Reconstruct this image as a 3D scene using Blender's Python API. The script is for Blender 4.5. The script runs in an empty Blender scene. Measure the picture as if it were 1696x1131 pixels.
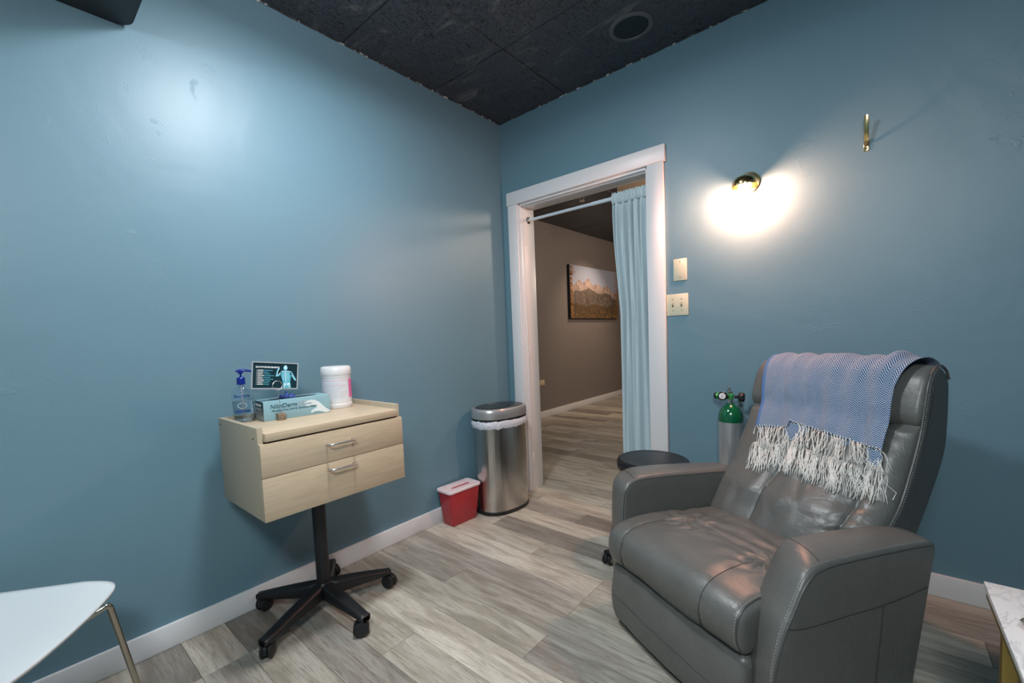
import bpy, bmesh, math, random
import numpy as np
from mathutils import Vector, Matrix, noise
from mathutils.bvhtree import BVHTree
random.seed(7)
C = bpy.context.scene.collection
S = bpy.context.scene
PI = math.pi

# ------------------------------------------------------------------ camera
CAM = Vector((2.02601585, -2.45106095, 1.13613246))
FW = Vector((-0.6589439, 0.74962662, -0.06207148))
RT = Vector((0.75213733, 0.65764435, -0.04234788))
UP = Vector((-0.00907586, 0.07459116, 0.9971729))
cd = bpy.data.cameras.new('camera'); cam = bpy.data.objects.new('camera', cd); C.objects.link(cam)
cam.matrix_world = Matrix(((RT.x, UP.x, -FW.x, CAM.x), (RT.y, UP.y, -FW.y, CAM.y), (RT.z, UP.z, -FW.z, CAM.z), (0, 0, 0, 1)))
cd.sensor_width = 36; cd.lens = 718.63 / 1696 * 36
cd.shift_x = 26.78 / 1696; cd.shift_y = 35.0 / 1696
cd.clip_start = .02
S.camera = cam

# ------------------------------------------------------------------ light
w = bpy.data.worlds.new('world'); S.world = w; w.use_nodes = True
w.node_tree.nodes['Background'].inputs[0].default_value = (.5, .6, .7, 1)
w.node_tree.nodes['Background'].inputs[1].default_value = .05
S.view_settings.view_transform = 'Standard'; S.view_settings.look = 'None'
S.view_settings.exposure = 0.52; S.view_settings.gamma = 1
S.view_settings.use_curve_mapping = False
E_SCONCE = 720      # emission of the sconce bulb
E_CEIL = 46         # flush ceiling lamp lens
E_REAR = 30         # fill light added behind the camera

def lamp(name, kind, loc, energy, color, size=.05, aim=None, spot=None, blend=.5):
    l = bpy.data.lights.new(name, kind); o = bpy.data.objects.new(name, l); C.objects.link(o)
    o.location = loc; l.energy = energy; l.color = color
    if kind == 'AREA': l.shape = 'DISK'; l.size = size
    else: l.shadow_soft_size = size
    if kind == 'SPOT': l.spot_size = spot; l.spot_blend = blend
    if aim is not None:
        o.rotation_euler = (Vector(aim) - Vector(loc)).to_track_quat('-Z', 'Y').to_euler()
    return o
lamp('ceiling_lamp_light', 'AREA', (.90, -1.66, 2.50), 19, (.93, .96, 1), .26, (.90, -1.66, 0))
lamp('ceiling_lamp_glow', 'POINT', (.90, -1.66, 2.43), 9, (.90, .95, 1), .11)
lamp('rear_fill_light', 'AREA', (2.2, -2.85, 2.24), 42, (.92, .98, 1), .6, (1.3, -1.6, 0.2))  # soft fill added behind the camera to lift the shadows
lamp('far_fill_light', 'POINT', (.6, 3.3, 2.15), 40, (1, .78, .62), .08)  # added fill, set low so the far room ceiling brightens
lamp('far_picture_light', 'SPOT', (-.45, 3.6, 2.56), 55, (1, .72, .52), .06, (-1.35, 3.5, .9), 1.5, .9)
lamp('far_door_fill_light', 'POINT', (1.35, 1.0, 2.15), 26, (1, .78, .62), .08)  # added fill past the doorway, for the far header and ceiling

# ------------------------------------------------------------------ materials
def mat(name, col, rough=.5, metal=0, **kw):
    m = bpy.data.materials.new(name); m.use_nodes = True
    b = m.node_tree.nodes['Principled BSDF']
    b.inputs['Base Color'].default_value = (*col, 1); b.inputs['Roughness'].default_value = rough
    b.inputs['Metallic'].default_value = metal
    for k, v in kw.items():
        b.inputs[k.replace('_', ' ')].default_value = v
    return m
def N(m, t, **kw):
    n = m.node_tree.nodes.new(t)
    for k, v in kw.items():
        if k in n.inputs.keys() if hasattr(n.inputs, 'keys') else False: n.inputs[k].default_value = v
        else: setattr(n, k, v)
    return n
def LK(m, a, b): m.node_tree.links.new(a, b)
def bsdf(m): return m.node_tree.nodes['Principled BSDF']
def texco(m, out='Object', scale=(1, 1, 1)):
    t = N(m, 'ShaderNodeTexCoord'); mp = N(m, 'ShaderNodeMapping'); LK(m, t.outputs[out], mp.inputs[0])
    mp.inputs['Scale'].default_value = scale
    return mp.outputs[0]
def noi(m, vec, scale, detail=4, rough=.55, dist=0):
    n = N(m, 'ShaderNodeTexNoise'); LK(m, vec, n.inputs['Vector'])
    n.inputs['Scale'].default_value = scale; n.inputs['Detail'].default_value = detail
    n.inputs['Roughness'].default_value = rough; n.inputs['Distortion'].default_value = dist
    return n.outputs['Fac']
def ramp(m, fac, stops):
    r = N(m, 'ShaderNodeValToRGB'); LK(m, fac, r.inputs[0])
    e = r.color_ramp.elements
    while len(e) < len(stops): e.new(.5)
    for i, (p, c) in enumerate(stops):
        e[i].position = p; e[i].color = (*c, 1) if len(c) == 3 else c
    return r.outputs[0]
def mix(m, fac, a, b, mode='MIX'):
    n = N(m, 'ShaderNodeMixRGB', blend_type=mode)
    for i, v in enumerate((fac, a, b)):
        if hasattr(v, 'is_output'): LK(m, v, n.inputs[i])
        elif i == 0: n.inputs[0].default_value = v
        else: n.inputs[i].default_value = (*v, 1)
    return n.outputs[0]
def mth(m, op, a, b=0, c=0):
    n = N(m, 'ShaderNodeMath', operation=op)
    for i, v in enumerate((a, b, c)):
        if hasattr(v, 'is_output'): LK(m, v, n.inputs[i])
        else: n.inputs[i].default_value = v
    return n.outputs[0]
def bump(m, h, strength=.2, dist=.01, prev=None):
    n = N(m, 'ShaderNodeBump'); n.inputs['Strength'].default_value = strength; n.inputs['Distance'].default_value = dist
    LK(m, h, n.inputs['Height'])
    if prev: LK(m, prev, n.inputs['Normal'])
    return n.outputs[0]
def setn(m, n): LK(m, n, bsdf(m).inputs['Normal'])
def setc(m, c): LK(m, c, bsdf(m).inputs['Base Color'])

def wall_mat(name, col, rough=.36):
    m = mat(name, col, rough)
    v = texco(m)
    a = noi(m, v, 2.2, 3, .5, .6)
    streak = noi(m, texco(m, scale=(1, 1, 1)), 7, 6, .62, 1.6)
    fine = noi(m, v, 160, 2, .6)
    ridge = ramp(m, streak, [(.0, (0, 0, 0)), (.60, (0, 0, 0)), (.635, (1, 1, 1)), (.67, (0, 0, 0)), (1, (0, 0, 0))])
    patch = ramp(m, noi(m, v, 3.1, 2, .5), [(.52, (0, 0, 0)), (.66, (1, 1, 1))])
    rp = mth(m, 'MULTIPLY', ridge, patch)
    n1 = bump(m, a, .12, .05)
    n2 = bump(m, rp, .22, .004, n1)
    n3 = bump(m, fine, .10, .002, n2)
    setn(m, n3)
    setc(m, mix(m, mth(m, 'MULTIPLY', a, .35), col, tuple(c * 1.15 for c in col)))
    return m
M = {}
M['blue_wall'] = wall_mat('blue_wall_paint', (.128, .235, .292), .44)
M['greige_wall'] = wall_mat('greige_wall_paint', (.20, .178, .165), .45)
M['beige'] = mat('beige_paint', (.55, .42, .30), .6)
M['trim'] = mat('white_trim_paint', (.70, .70, .71), .38)
m = M['trim']; setn(m, bump(m, noi(m, texco(m, scale=(1, 1, 1)), 60, 3), .02, .002))
M['jamb'] = m
# black acoustic tile
m = M['tile'] = mat('black_acoustic_tile', (.014, .016, .020), .42)
v = texco(m)
pit = N(m, 'ShaderNodeTexVoronoi'); LK(m, v, pit.inputs['Vector']); pit.inputs['Scale'].default_value = 84
hole = ramp(m, pit.outputs['Distance'], [(.22, (0, 0, 0)), (.34, (1, 1, 1))])
fis = ramp(m, noi(m, texco(m, scale=(1, .45, 1)), 70, 3, .6, .8), [(.34, (0, 0, 0)), (.42, (1, 1, 1))])
h = mth(m, 'MULTIPLY', hole, fis)
smear = ramp(m, noi(m, texco(m, scale=(1.0, 2.6, 1)), 3.3, 6, .7, 1.2), [(.57, (0, 0, 0)), (.74, (1, 1, 1))])
speck = ramp(m, noi(m, v, 60, 2, .6), [(.70, (0, 0, 0)), (.74, (1, 1, 1))])
col = mix(m, h, (.004, .004, .005), (.046, .052, .064))
col = mix(m, mth(m, 'MULTIPLY', smear, .6), col, (.24, .235, .23))
col = mix(m, mth(m, 'MULTIPLY', speck, .5), col, (.16, .15, .14))
setc(m, col); setn(m, bump(m, h, .5, .003))
M['soffit'] = mat('black_soffit_paint', (.008, .009, .012), .55)
m = M['soffit']; setc(m, mix(m, ramp(m, noi(m, texco(m), 28, 4, .7), [(.70, (0, 0, 0)), (.72, (1, 1, 1))]), (.008, .009, .012), (.4, .4, .4)))
# chipped paint edge at the wall/ceiling joint
m = M['chipped'] = mat('chipped_black_caulk', (.02, .02, .022), .6)
setc(m, mix(m, ramp(m, noi(m, texco(m), 16, 5, .75), [(.54, (0, 0, 0)), (.57, (1, 1, 1))]), (.012, .013, .016), (.62, .58, .55)))
# vinyl plank, tone comes from the plank's object colour
m = M['plank'] = mat('weathered_vinyl_plank', (.4, .38, .34), .42)
oi = N(m, 'ShaderNodeObjectInfo')
vt = N(m, 'ShaderNodeTexCoord'); add = N(m, 'ShaderNodeVectorMath', operation='ADD')
rv = N(m, 'ShaderNodeCombineXYZ'); LK(m, mth(m, 'MULTIPLY', oi.outputs['Random'], 37.), rv.inputs[0]); LK(m, mth(m, 'MULTIPLY', oi.outputs['Random'], 11.), rv.inputs[2])
LK(m, vt.outputs['Object'], add.inputs[0]); LK(m, rv.outputs[0], add.inputs[1])
def pmap(sc):
    mp = N(m, 'ShaderNodeMapping'); LK(m, add.outputs[0], mp.inputs[0]); mp.inputs['Scale'].default_value = sc
    return mp.outputs[0]
g1 = noi(m, pmap((1.3, 9, 1)), 2.2, 5, .6, .8)
g2 = noi(m, pmap((2.4, 46, 1)), 3.0, 6, .68, 1.3)
g3 = noi(m, pmap((4, 90, 1)), 2.4, 5, .75, 1.6)
c0 = mix(m, ramp(m, g1, [(.32, (.45, .45, .45)), (.68, (1.0, 1.0, 1.0))]), oi.outputs['Color'], oi.outputs['Color'], 'MULTIPLY')
dark = mix(m, 1, oi.outputs['Color'], (.62, .60, .575), 'MULTIPLY')
c1 = mix(m, ramp(m, g1, [(.38, (1, 1, 1)), (.62, (0, 0, 0))]), oi.outputs['Color'], dark)
c2 = mix(m, ramp(m, g2, [(.37, (.75, .75, .75)), (.48, (0, 0, 0))]), c1, mix(m, 1, oi.outputs['Color'], (.42, .38, .34), 'MULTIPLY'))
c3 = mix(m, ramp(m, g3, [(.60, (0, 0, 0)), (.70, (.8, .8, .8))]), c2, mix(m, 1, oi.outputs['Color'], (1.45, 1.45, 1.4), 'MULTIPLY'))
setc(m, c3); setn(m, bump(m, g2, .25, .0015))
M['gap'] = mat('dark_floor_gap', (.03, .027, .024), .9)
# maple laminate
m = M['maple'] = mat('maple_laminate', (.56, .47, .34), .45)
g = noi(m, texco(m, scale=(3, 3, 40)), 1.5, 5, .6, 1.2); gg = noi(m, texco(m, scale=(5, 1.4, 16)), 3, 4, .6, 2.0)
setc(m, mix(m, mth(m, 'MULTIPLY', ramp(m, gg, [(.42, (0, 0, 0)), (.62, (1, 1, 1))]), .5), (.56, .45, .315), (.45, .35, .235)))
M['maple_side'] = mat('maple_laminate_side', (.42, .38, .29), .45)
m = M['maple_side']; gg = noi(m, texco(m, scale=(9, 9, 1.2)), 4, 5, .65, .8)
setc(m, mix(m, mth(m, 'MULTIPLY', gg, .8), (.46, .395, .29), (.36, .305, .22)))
M['black_plastic'] = mat('black_plastic', (.008, .009, .011), .45)
m = M['black_plastic']; setn(m, bump(m, noi(m, texco(m), 220, 2), .15, .001))
M['black_gloss'] = mat('black_gloss', (.006, .006, .007), .18)
M['black_vinyl'] = mat('black_vinyl', (.008, .010, .013), .36)
M['chrome'] = mat('chrome', (.72, .72, .70), .14, 1)
M['satin'] = mat('satin_nickel', (.62, .62, .62), .32, 1)
M['warm_chrome'] = mat('warm_chrome_tube', (.42, .39, .33), .2, 1)
M['brass'] = mat('polished_brass', (.83, .60, .28), .16, 1)
M['gold'] = mat('satin_gold_paint', (.40, .30, .09), .35, .8)
m = M['steel'] = mat('brushed_stainless', (.56, .545, .52), .26, 1)
bsdf(m).inputs['Anisotropic'].default_value = .6
setn(m, bump(m, noi(m, texco(m, scale=(80, 80, 1)), 6, 3), .05, .001, bump(m, noi(m, texco(m, scale=(1, 1, .02)), 16, 3), .5, .012)))
M['silver_plastic'] = mat('silver_painted_plastic', (.42, .43, .44), .34, .6)
M['alu'] = mat('brushed_aluminium', (.58, .60, .62), .34, .75)
m = M['alu']; setn(m, bump(m, noi(m, texco(m), 180, 3), .12, .001))
M['green'] = mat('green_gloss_enamel', (.003, .10, .040), .15, 0, Coat_Weight=.6)
M['lime'] = mat('green_anodised', (.05, .32, .08), .3, .4)
m = M['red'] = mat('translucent_red_plastic', (.50, .018, .03), .32, 0, Subsurface_Weight=.15)
setc(m, mix(m, noi(m, texco(m, scale=(1, 1, .4)), 14, 4), (.36, .012, .02), (.58, .035, .05)))
M['pink_lid'] = mat('frosted_pale_lid', (.72, .60, .62), .35)
M['bag'] = mat('white_bin_liner', (.62, .66, .72), .3)
m = M['bag']; setn(m, bump(m, noi(m, texco(m, scale=(1, 1, .5)), 45, 4, .6, 1.5), .9, .006))
M['white_plastic'] = mat('white_plastic', (.70, .70, .71), .3)
M['seat_white'] = mat('white_chair_shell', (.60, .66, .68), .42)
M['ivory'] = mat('ivory_plate', (.62, .59, .44), .35)
M['ivory_dark'] = mat('ivory_slot', (.16, .14, .09), .5)
m = M['curtain'] = mat('pale_blue_curtain', (.46, .57, .61), .8, 0, Sheen_Weight=.2)
setn(m, bump(m, noi(m, texco(m, scale=(30, 30, 200)), 6, 2), .15, .001))
M['rod'] = mat('white_enamel_rod', (.62, .72, .80), .25, .2)
# leather
def leather(name, col, rough=.36):
    m = mat(name, col, rough)
    v = texco(m)
    vo = N(m, 'ShaderNodeTexVoronoi'); LK(m, v, vo.inputs['Vector']); vo.inputs['Scale'].default_value = 420
    a = noi(m, v, 9, 5, .6, .8)
    wr = noi(m, texco(m, scale=(1, 2.2, 1)), 24, 5, .6, 1.5)
    n = bump(m, wr, .34, .005); n = bump(m, vo.outputs['Distance'], .22, .0008, n); setn(m, n)
    setc(m, mix(m, a, tuple(c * .82 for c in col), tuple(c * 1.18 for c in col)))
    LK(m, mth(m, 'MULTIPLY_ADD', a, .22, rough - .10), bsdf(m).inputs['Roughness'])
    bsdf(m).inputs['Coat Weight'].default_value = .15; bsdf(m).inputs['Coat Roughness'].default_value = .3
    return m
M['leather'] = leather('grey_leather', (.108, .111, .104))
M['leather_side'] = leather('dark_grey_leather', (.060, .063, .062), .42)
M['seam'] = mat('leather_seam', (.035, .035, .035), .7)
M['thread'] = mat('grey_thread', (.45, .45, .43), .7)
# herringbone throw (UV in metres)
m = M['throw'] = mat('blue_herringbone_weave', (.2, .3, .5), .9, 0, Sheen_Weight=.08)
tc = N(m, 'ShaderNodeTexCoord'); sp = N(m, 'ShaderNodeSeparateXYZ'); LK(m, tc.outputs['UV'], sp.inputs[0])
zig = mth(m, 'PINGPONG', sp.outputs[0], .016)
ph = mth(m, 'MULTIPLY', mth(m, 'ADD', sp.outputs[1], mth(m, 'MULTIPLY', zig, 1.1)), 1 / .0078)
st = mth(m, 'SINE', mth(m, 'MULTIPLY', ph, 2 * PI))
stn = mth(m, 'ADD', st, mth(m, 'MULTIPLY_ADD', noi(m, texco(m, 'UV'), 700, 2), 1.6, -.8))
pat = ramp(m, mth(m, 'MULTIPLY_ADD', stn, .5, .5), [(.47, (.010, .060, .16)), (.70, (.40, .47, .56))])
border = mth(m, 'LESS_THAN', sp.outputs[0], .012)
setc(m, mix(m, border, pat, (.07, .16, .36)))
setn(m, bump(m, stn, .4, .0012))
M['fringe'] = mat('cream_wool_fringe', (.72, .71, .67), .9)
# marble
m = M['marble'] = mat('white_marble', (.8, .8, .8), .18)
vein = noi(m, texco(m, scale=(2, 1, 1)), 3.5, 8, .65, 1.8)
vr = ramp(m, vein, [(.47, (0, 0, 0)), (.495, (1, 1, 1)), (.52, (0, 0, 0))])
setc(m, mix(m, mth(m, 'MULTIPLY', vr, .45), (.72, .74, .74), (.28, .30, .32)))
M['edge'] = mat('pale_table_edge', (.50, .62, .64), .25)
M['clear'] = mat('clear_plastic', (.93, .97, 1), .06, 0, Transmission_Weight=1.0, IOR=1.25)
M['gel'] = mat('clear_gel', (.88, .95, .98), .05, 0, Transmission_Weight=1.0, IOR=1.3)
M['navy'] = mat('blue_pump_plastic', (.006, .022, .22), .28)
M['ink_blue'] = mat('blue_ink', (.01, .06, .22), .5)
M['ink_teal'] = mat('dark_teal_ink', (.02, .07, .09), .5)
M['ink_white'] = mat('white_ink', (.80, .84, .85), .5)
M['ink_grey'] = mat('grey_ink', (.36, .38, .42), .6)
M['pink'] = mat('pink_label', (.70, .16, .38), .45)
M['label_white'] = mat('white_label', (.68, .70, .74), .45)
M['box_blue'] = mat('pale_blue_carton', (.24, .42, .48), .45)
m = M['box_end'] = mat('dark_teal_carton_end', (.02, .06, .08), .4)
sp = N(m, 'ShaderNodeSeparateXYZ'); tc = N(m, 'ShaderNodeTexCoord'); LK(m, tc.outputs['Object'], sp.inputs[0])
setc(m, ramp(m, mth(m, 'MULTIPLY', sp.outputs[2], 13.), [(.1, (.30, .34, .34)), (.65, (.012, .045, .055)), (.95, (.006, .025, .032))]))
M['slot'] = mat('dark_slot', (.01, .015, .02), .8)
M['glove'] = mat('periwinkle_nitrile', (.16, .24, .72), .45)
M['glove_white'] = mat('pale_hand_print', (.66, .74, .76), .5)
M['card'] = mat('dark_teal_print', (.006, .030, .042), .3)
M['xray'] = mat('cyan_print', (.10, .46, .60), .4)
M['xray_light'] = mat('pale_cyan_print', (.62, .86, .92), .4)
m = M['stone'] = mat('speckled_cork_stone', (.12, .09, .06), .6)
setc(m, ramp(m, noi(m, texco(m), 330, 3, .8), [(.35, (.03, .022, .016)), (.62, (.34, .26, .18))]))
M['glass_dish'] = mat('smoky_beige_glass', (.46, .42, .36), .15, 0, Transmission_Weight=.35)
def emit(name, col, s):
    m = mat(name, col, .4); b = bsdf(m); b.inputs['Emission Color'].default_value = (*col, 1); b.inputs['Emission Strength'].default_value = s
    return m
M['bulb'] = emit('warm_bulb', (1, .43, .265), E_SCONCE)
M['lens'] = emit('cool_lamp_lens', (.86, .95, 1), 6)
M['warm_lens'] = emit('warm_lamp_lens', (1, .7, .45), 8)

# ------------------------------------------------------------------ mesh builder
class MB:
    def __init__(s): s.v = []; s.f = []; s.m = []; s.mi = 0; s.uv = None
    def add(s, vs, fs):
        n = len(s.v); s.v += [tuple(p) for p in vs]
        s.f += [tuple(i + n for i in f) for f in fs]; s.m += [s.mi] * len(fs); return s
    def box(s, x0, x1, y0, y1, z0, z1):
        vs = [(x, y, z) for z in (z0, z1) for x, y in ((x0, y0), (x1, y0), (x1, y1), (x0, y1))]
        return s.add(vs, [(3, 2, 1, 0), (4, 5, 6, 7), (0, 1, 5, 4), (1, 2, 6, 5), (2, 3, 7, 6), (3, 0, 4, 7)])
    def prism(s, poly, z0, z1, axis=2):
        n = len(poly)
        def P(a, b, c): return (a, b, c) if axis == 2 else ((c, a, b) if axis == 0 else (a, c, b))
        vs = [P(a, b, z0) for a, b in poly] + [P(a, b, z1) for a, b in poly]
        fs = [tuple(range(n))[::-1], tuple(range(n, 2 * n))] + [(i, (i + 1) % n, n + (i + 1) % n, n + i) for i in range(n)]
        return s.add(vs, fs)
    def rings(s, rs, close=True, cap=True):
        k = len(rs[0]); n = len(rs); vs = [p for r in rs for p in r]; fs = []
        for j in range(n - 1):
            for i in range(k if close else k - 1):
                i2 = (i + 1) % k
                fs.append((j * k + i, j * k + i2, (j + 1) * k + i2, (j + 1) * k + i))
        if cap and close:
            fs.append(tuple(range(k))[::-1]); fs.append(tuple(range((n - 1) * k, n * k)))
        return s.add(vs, fs)
    def lathe(s, prof, c=(0, 0, 0), n=32, axis=(0, 0, 1), sx=1, sy=1):
        q = Vector((0, 0, 1)).rotation_difference(Vector(axis).normalized())
        rs = []
        for r, z in prof:
            rs.append([tuple(q @ Vector((max(r, 1e-5) * math.cos(t) * sx, max(r, 1e-5) * math.sin(t) * sy, z)) + Vector(c)) for t in [2 * PI * i / n for i in range(n)]])
        return s.rings(rs)
    def tube(s, pts, r, n=10, cap=True):
        pts = [Vector(p) for p in pts]; rs = []
        rad = r if isinstance(r, (list, tuple)) else [r] * len(pts)
        t0 = (pts[1] - pts[0]).normalized()
        up = Vector((0, 0, 1)) if abs(t0.z) < .9 else Vector((1, 0, 0))
        a = t0.cross(up).normalized()
        for i, p in enumerate(pts):
            t = (pts[min(i + 1, len(pts) - 1)] - pts[max(i - 1, 0)]).normalized()
            a = (a - t * a.dot(t)).normalized(); b = t.cross(a)
            rs.append([tuple(p + (a * math.cos(q) + b * math.sin(q)) * rad[i]) for q in [2 * PI * k / n for k in range(n)]])
        return s.rings(rs, cap=cap)
    def grid(s, fn, nu, nv):
        vs = [fn(u / nu, v / nv) for v in range(nv + 1) for u in range(nu + 1)]
        fs = [(v * (nu + 1) + u, v * (nu + 1) + u + 1, (v + 1) * (nu + 1) + u + 1, (v + 1) * (nu + 1) + u) for v in range(nv) for u in range(nu)]
        return s.add(vs, fs)
    def build(s, name, mt, parent=None, bevel=0, seg=2, angle=35, loc=None, rec=True):
        me = bpy.data.meshes.new(name); me.from_pydata(s.v, [], s.f)
        if rec or bevel:
            bm = bmesh.new(); bm.from_mesh(me)
            if rec: bmesh.ops.recalc_face_normals(bm, faces=bm.faces)
            if bevel:
                es = [e for e in bm.edges if len(e.link_faces) == 2 and e.calc_face_angle(0) > math.radians(30)]
                bmesh.ops.bevel(bm, geom=es, offset=bevel, segments=seg, affect='EDGES', profile=.5, clamp_overlap=True)
            bm.to_mesh(me); bm.free()
        mts = mt if isinstance(mt, list) else [mt]
        for x in mts: me.materials.append(x)
        if len(mts) > 1 and not bevel:
            me.polygons.foreach_set('material_index', s.m)
        me.shade_smooth(); me.set_sharp_from_angle(angle=math.radians(angle))
        o = bpy.data.objects.new(name, me); C.objects.link(o)
        if parent: o.parent = parent
        if loc: o.location = loc
        return o
def tag(o, label=None, cat=None, group=None, kind=None):
    if label: o['label'] = label
    if cat: o['category'] = cat
    if group: o['group'] = group
    if kind: o['kind'] = kind
    return o
def thing(name, label, cat, loc=(0, 0, 0), rz=0, group=None):
    o = bpy.data.objects.new(name, None); C.objects.link(o); o.location = loc; o.rotation_euler = (0, 0, rz)
    o.empty_display_size = .05
    return tag(o, label, cat, group)
def struct(o): o['kind'] = 'structure'; return o
def rrect(x0, x1, y0, y1, r, n=5):
    p = []
    for cx, cy, a in ((x1 - r, y1 - r, 0), (x0 + r, y1 - r, PI / 2), (x0 + r, y0 + r, PI), (x1 - r, y0 + r, 1.5 * PI)):
        for i in range(n + 1):
            t = a + PI / 2 * i / n; p.append((cx + r * math.cos(t), cy + r * math.sin(t)))
    return p
def spline(pts, n, closed=False):
    P = [np.array(p, float) for p in pts]; k = len(P); out = []
    segs = k if closed else k - 1
    for i in range(segs):
        p1, p2 = P[i % k], P[(i + 1) % k]
        p0 = P[(i - 1) % k] if closed or i > 0 else p1; p3 = P[(i + 2) % k] if closed or i < segs - 1 else p2
        for j in range(16):
            t = j / 16
            out.append(.5 * ((2 * p1) + (-p0 + p2) * t + (2 * p0 - 5 * p1 + 4 * p2 - p3) * t * t + (-p0 + 3 * p1 - 3 * p2 + p3) * t ** 3))
    if not closed: out.append(P[-1])
    else: out.append(out[0])
    out = np.array(out); L = np.r_[0, np.cumsum(np.linalg.norm(np.diff(out, axis=0), axis=1))]
    s = np.linspace(0, L[-1], n + 1 if closed else n)
    r = np.stack([np.interp(s, L, out[:, i]) for i in range(out.shape[1])], 1)
    return r[:-1] if closed else r
def text(body, size, mt, parent, mtx, name='lettering', ext=.0003, align='LEFT', bold=0, shear=0):
    c = bpy.data.curves.new(name, 'FONT'); c.body = body; c.size = size; c.extrude = ext; c.align_x = align; c.offset = bold; c.shear = shear
    c.resolution_u = 3
    t = bpy.data.objects.new(name, c); C.objects.link(t)
    dg = bpy.context.evaluated_depsgraph_get(); me = bpy.data.meshes.new_from_object(t.evaluated_get(dg))
    bpy.data.objects.remove(t); me.materials.clear(); me.materials.append(mt)
    me.transform(mtx)
    o = bpy.data.objects.new(name, me); C.objects.link(o); o.parent = parent
    return o
def face_mtx(org, xdir, ydir):
    x = Vector(xdir).normalized(); y = Vector(ydir).normalized(); z = x.cross(y)
    return Matrix(((x.x, y.x, z.x, org[0]), (x.y, y.y, z.y, org[1]), (x.z, y.z, z.z, org[2]), (0, 0, 0, 1)))

# ------------------------------------------------------------------ room shell
H = 2.627; WT = .157
DX0, DX1, DZ = .142, 1.0586, 2.04
RX, BY = 3.25, -3.35
struct(MB().box(-.12, 0, BY - .1, WT, 0, H + .05).build('wall_left', M['blue_wall']))
b = MB(); b.box(0, DX0, 0, WT, 0, H + .05); b.box(DX1, RX + .1, 0, WT, 0, H + .05); b.box(DX0, DX1, 0, WT, DZ, H + .05)
struct(b.build('wall_back', M['blue_wall']))
struct(MB().box(RX, RX + .1, BY - .1, 0, 0, H + .05).build('wall_right', M['blue_wall']))
struct(MB().box(0, RX, BY - .1, BY, 0, H + .05).build('wall_front', M['blue_wall']))
FX, FY, FXR = -1.35, 6.2, 3.0
struct(MB().box(FX - .1, FX, WT, FY, 0, H + .05).build('wall_far_left', M['greige_wall']))
struct(MB().box(FX, FXR, FY, FY + .1, 0, H + .05).build('wall_far_end', M['greige_wall']))
struct(MB().box(FXR, FXR + .1, WT, FY, 0, H + .05).build('wall_far_right', M['greige_wall']))
struct(MB().box(FX, -.12, WT - .1, WT, 0, H + .05).build('wall_far_near', M['greige_wall']))
struct(MB().box(.03, FXR, 1.8, 1.95, 2.30, H).build('wall_far_header', M['beige']))
b = MB().box(0, .015, BY, -.0, 0, .0926)
struct(b.build('baseboard_left', M['trim'], bevel=.004))
b = MB().box(1.154, RX, -.015, 0, 0, .0926); struct(b.build('baseboard_back', M['trim'], bevel=.004))
struct(MB().box(FX, FX + .015, WT, FY, 0, .0926).build('baseboard_far', M['trim'], bevel=.004))

# door casing and jambs
door = thing('door_1', None, None); door['kind'] = 'structure'
MB().box(.060, DX0, -.020, 0, 0, DZ).build('side_casing', M['trim'], door, bevel=.003)
MB().box(DX1, 1.150, -.020, 0, 0, DZ).build('side_casing', M['trim'], door, bevel=.003)
MB().box(.054, 1.160, -.024, 0, DZ, 2.129).build('head_casing', M['trim'], door, bevel=.003)
JT = .019
MB().box(DX0 - .004, DX0 + JT - .006, -.002, WT + .002, 0, DZ).build('side_jamb', M['jamb'], door, bevel=.002)
MB().box(DX1 - JT + .006, DX1 + .004, -.002, WT + .002, 0, DZ).build('side_jamb', M['jamb'], door, bevel=.002)
MB().box(DX0, DX1, -.002, WT + .002, DZ - .014, DZ + .004).build('head_jamb', M['jamb'], door, bevel=.002)
MB().box(DX0, DX1, .024, .030, DZ - .022, DZ - .013).build('head_stop', M['jamb'], door, bevel=.001)
MB().box(DX0 + .012, DX0 + .020, .024, .030, 0, DZ - .014).build('side_stop', M['jamb'], door, bevel=.001)
for z in (1.812, 1.004, .231):
    MB().prism([(a, c + z) for a, c in rrect(.036, .062, -.045, .045, .008)], DX0 + .011, DX0 + .0165, axis=0).build('hinge_plate', M['jamb'], door, bevel=.001)

# ceilings : acoustic tiles
ceil = struct(MB().box(0, RX, BY, 0, H + .012, H + .05).build('ceiling', M['gap']))
def tiles(parent, xs, ys, z, skip=None):
    for i in range(len(xs) - 1):
        for j in range(len(ys) - 1):
            x0, x1, y0, y1 = xs[i] + .002, xs[i + 1] - .002, ys[j] + .002, ys[j + 1] - .002
            if x1 - x0 < .02 or y1 - y0 < .02: continue
            dz = random.uniform(-.0012, .0012)
            MB().box(x0, x1, y0, y1, z + dz, z + .012).build('ceiling_tile', M['tile'], parent, bevel=.0015, seg=1)
tiles(ceil, [0, .545, 1.755, 2.965, RX], [-2.05, -1.82, -1.212, -.606, 0], H)
c2 = struct(MB().box(FX, FXR, WT, FY, H + .012, H + .05).build('ceiling_far', M['gap']))
tiles(c2, [FX, -.75, -.14, .47, 1.08, FXR], [WT, .75, 1.36, 1.97, 2.58, 3.19, 3.8, 4.41, 5.02, 5.63, FY], H)
# soffit over the near part of the room (black underside, rounded where it meets the wall)
pl = [(0, BY), (RX, BY), (RX, -2.055), (.05, -2.055)] + [(.05 - .05 * math.sin(t), -2.105 + .05 * math.cos(t)) for t in [PI / 2 * i / 6 for i in range(1, 7)]]
struct(MB().prism(pl, 2.288, H + .01).build('ceiling_soffit', M['soffit'], bevel=.004))
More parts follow.
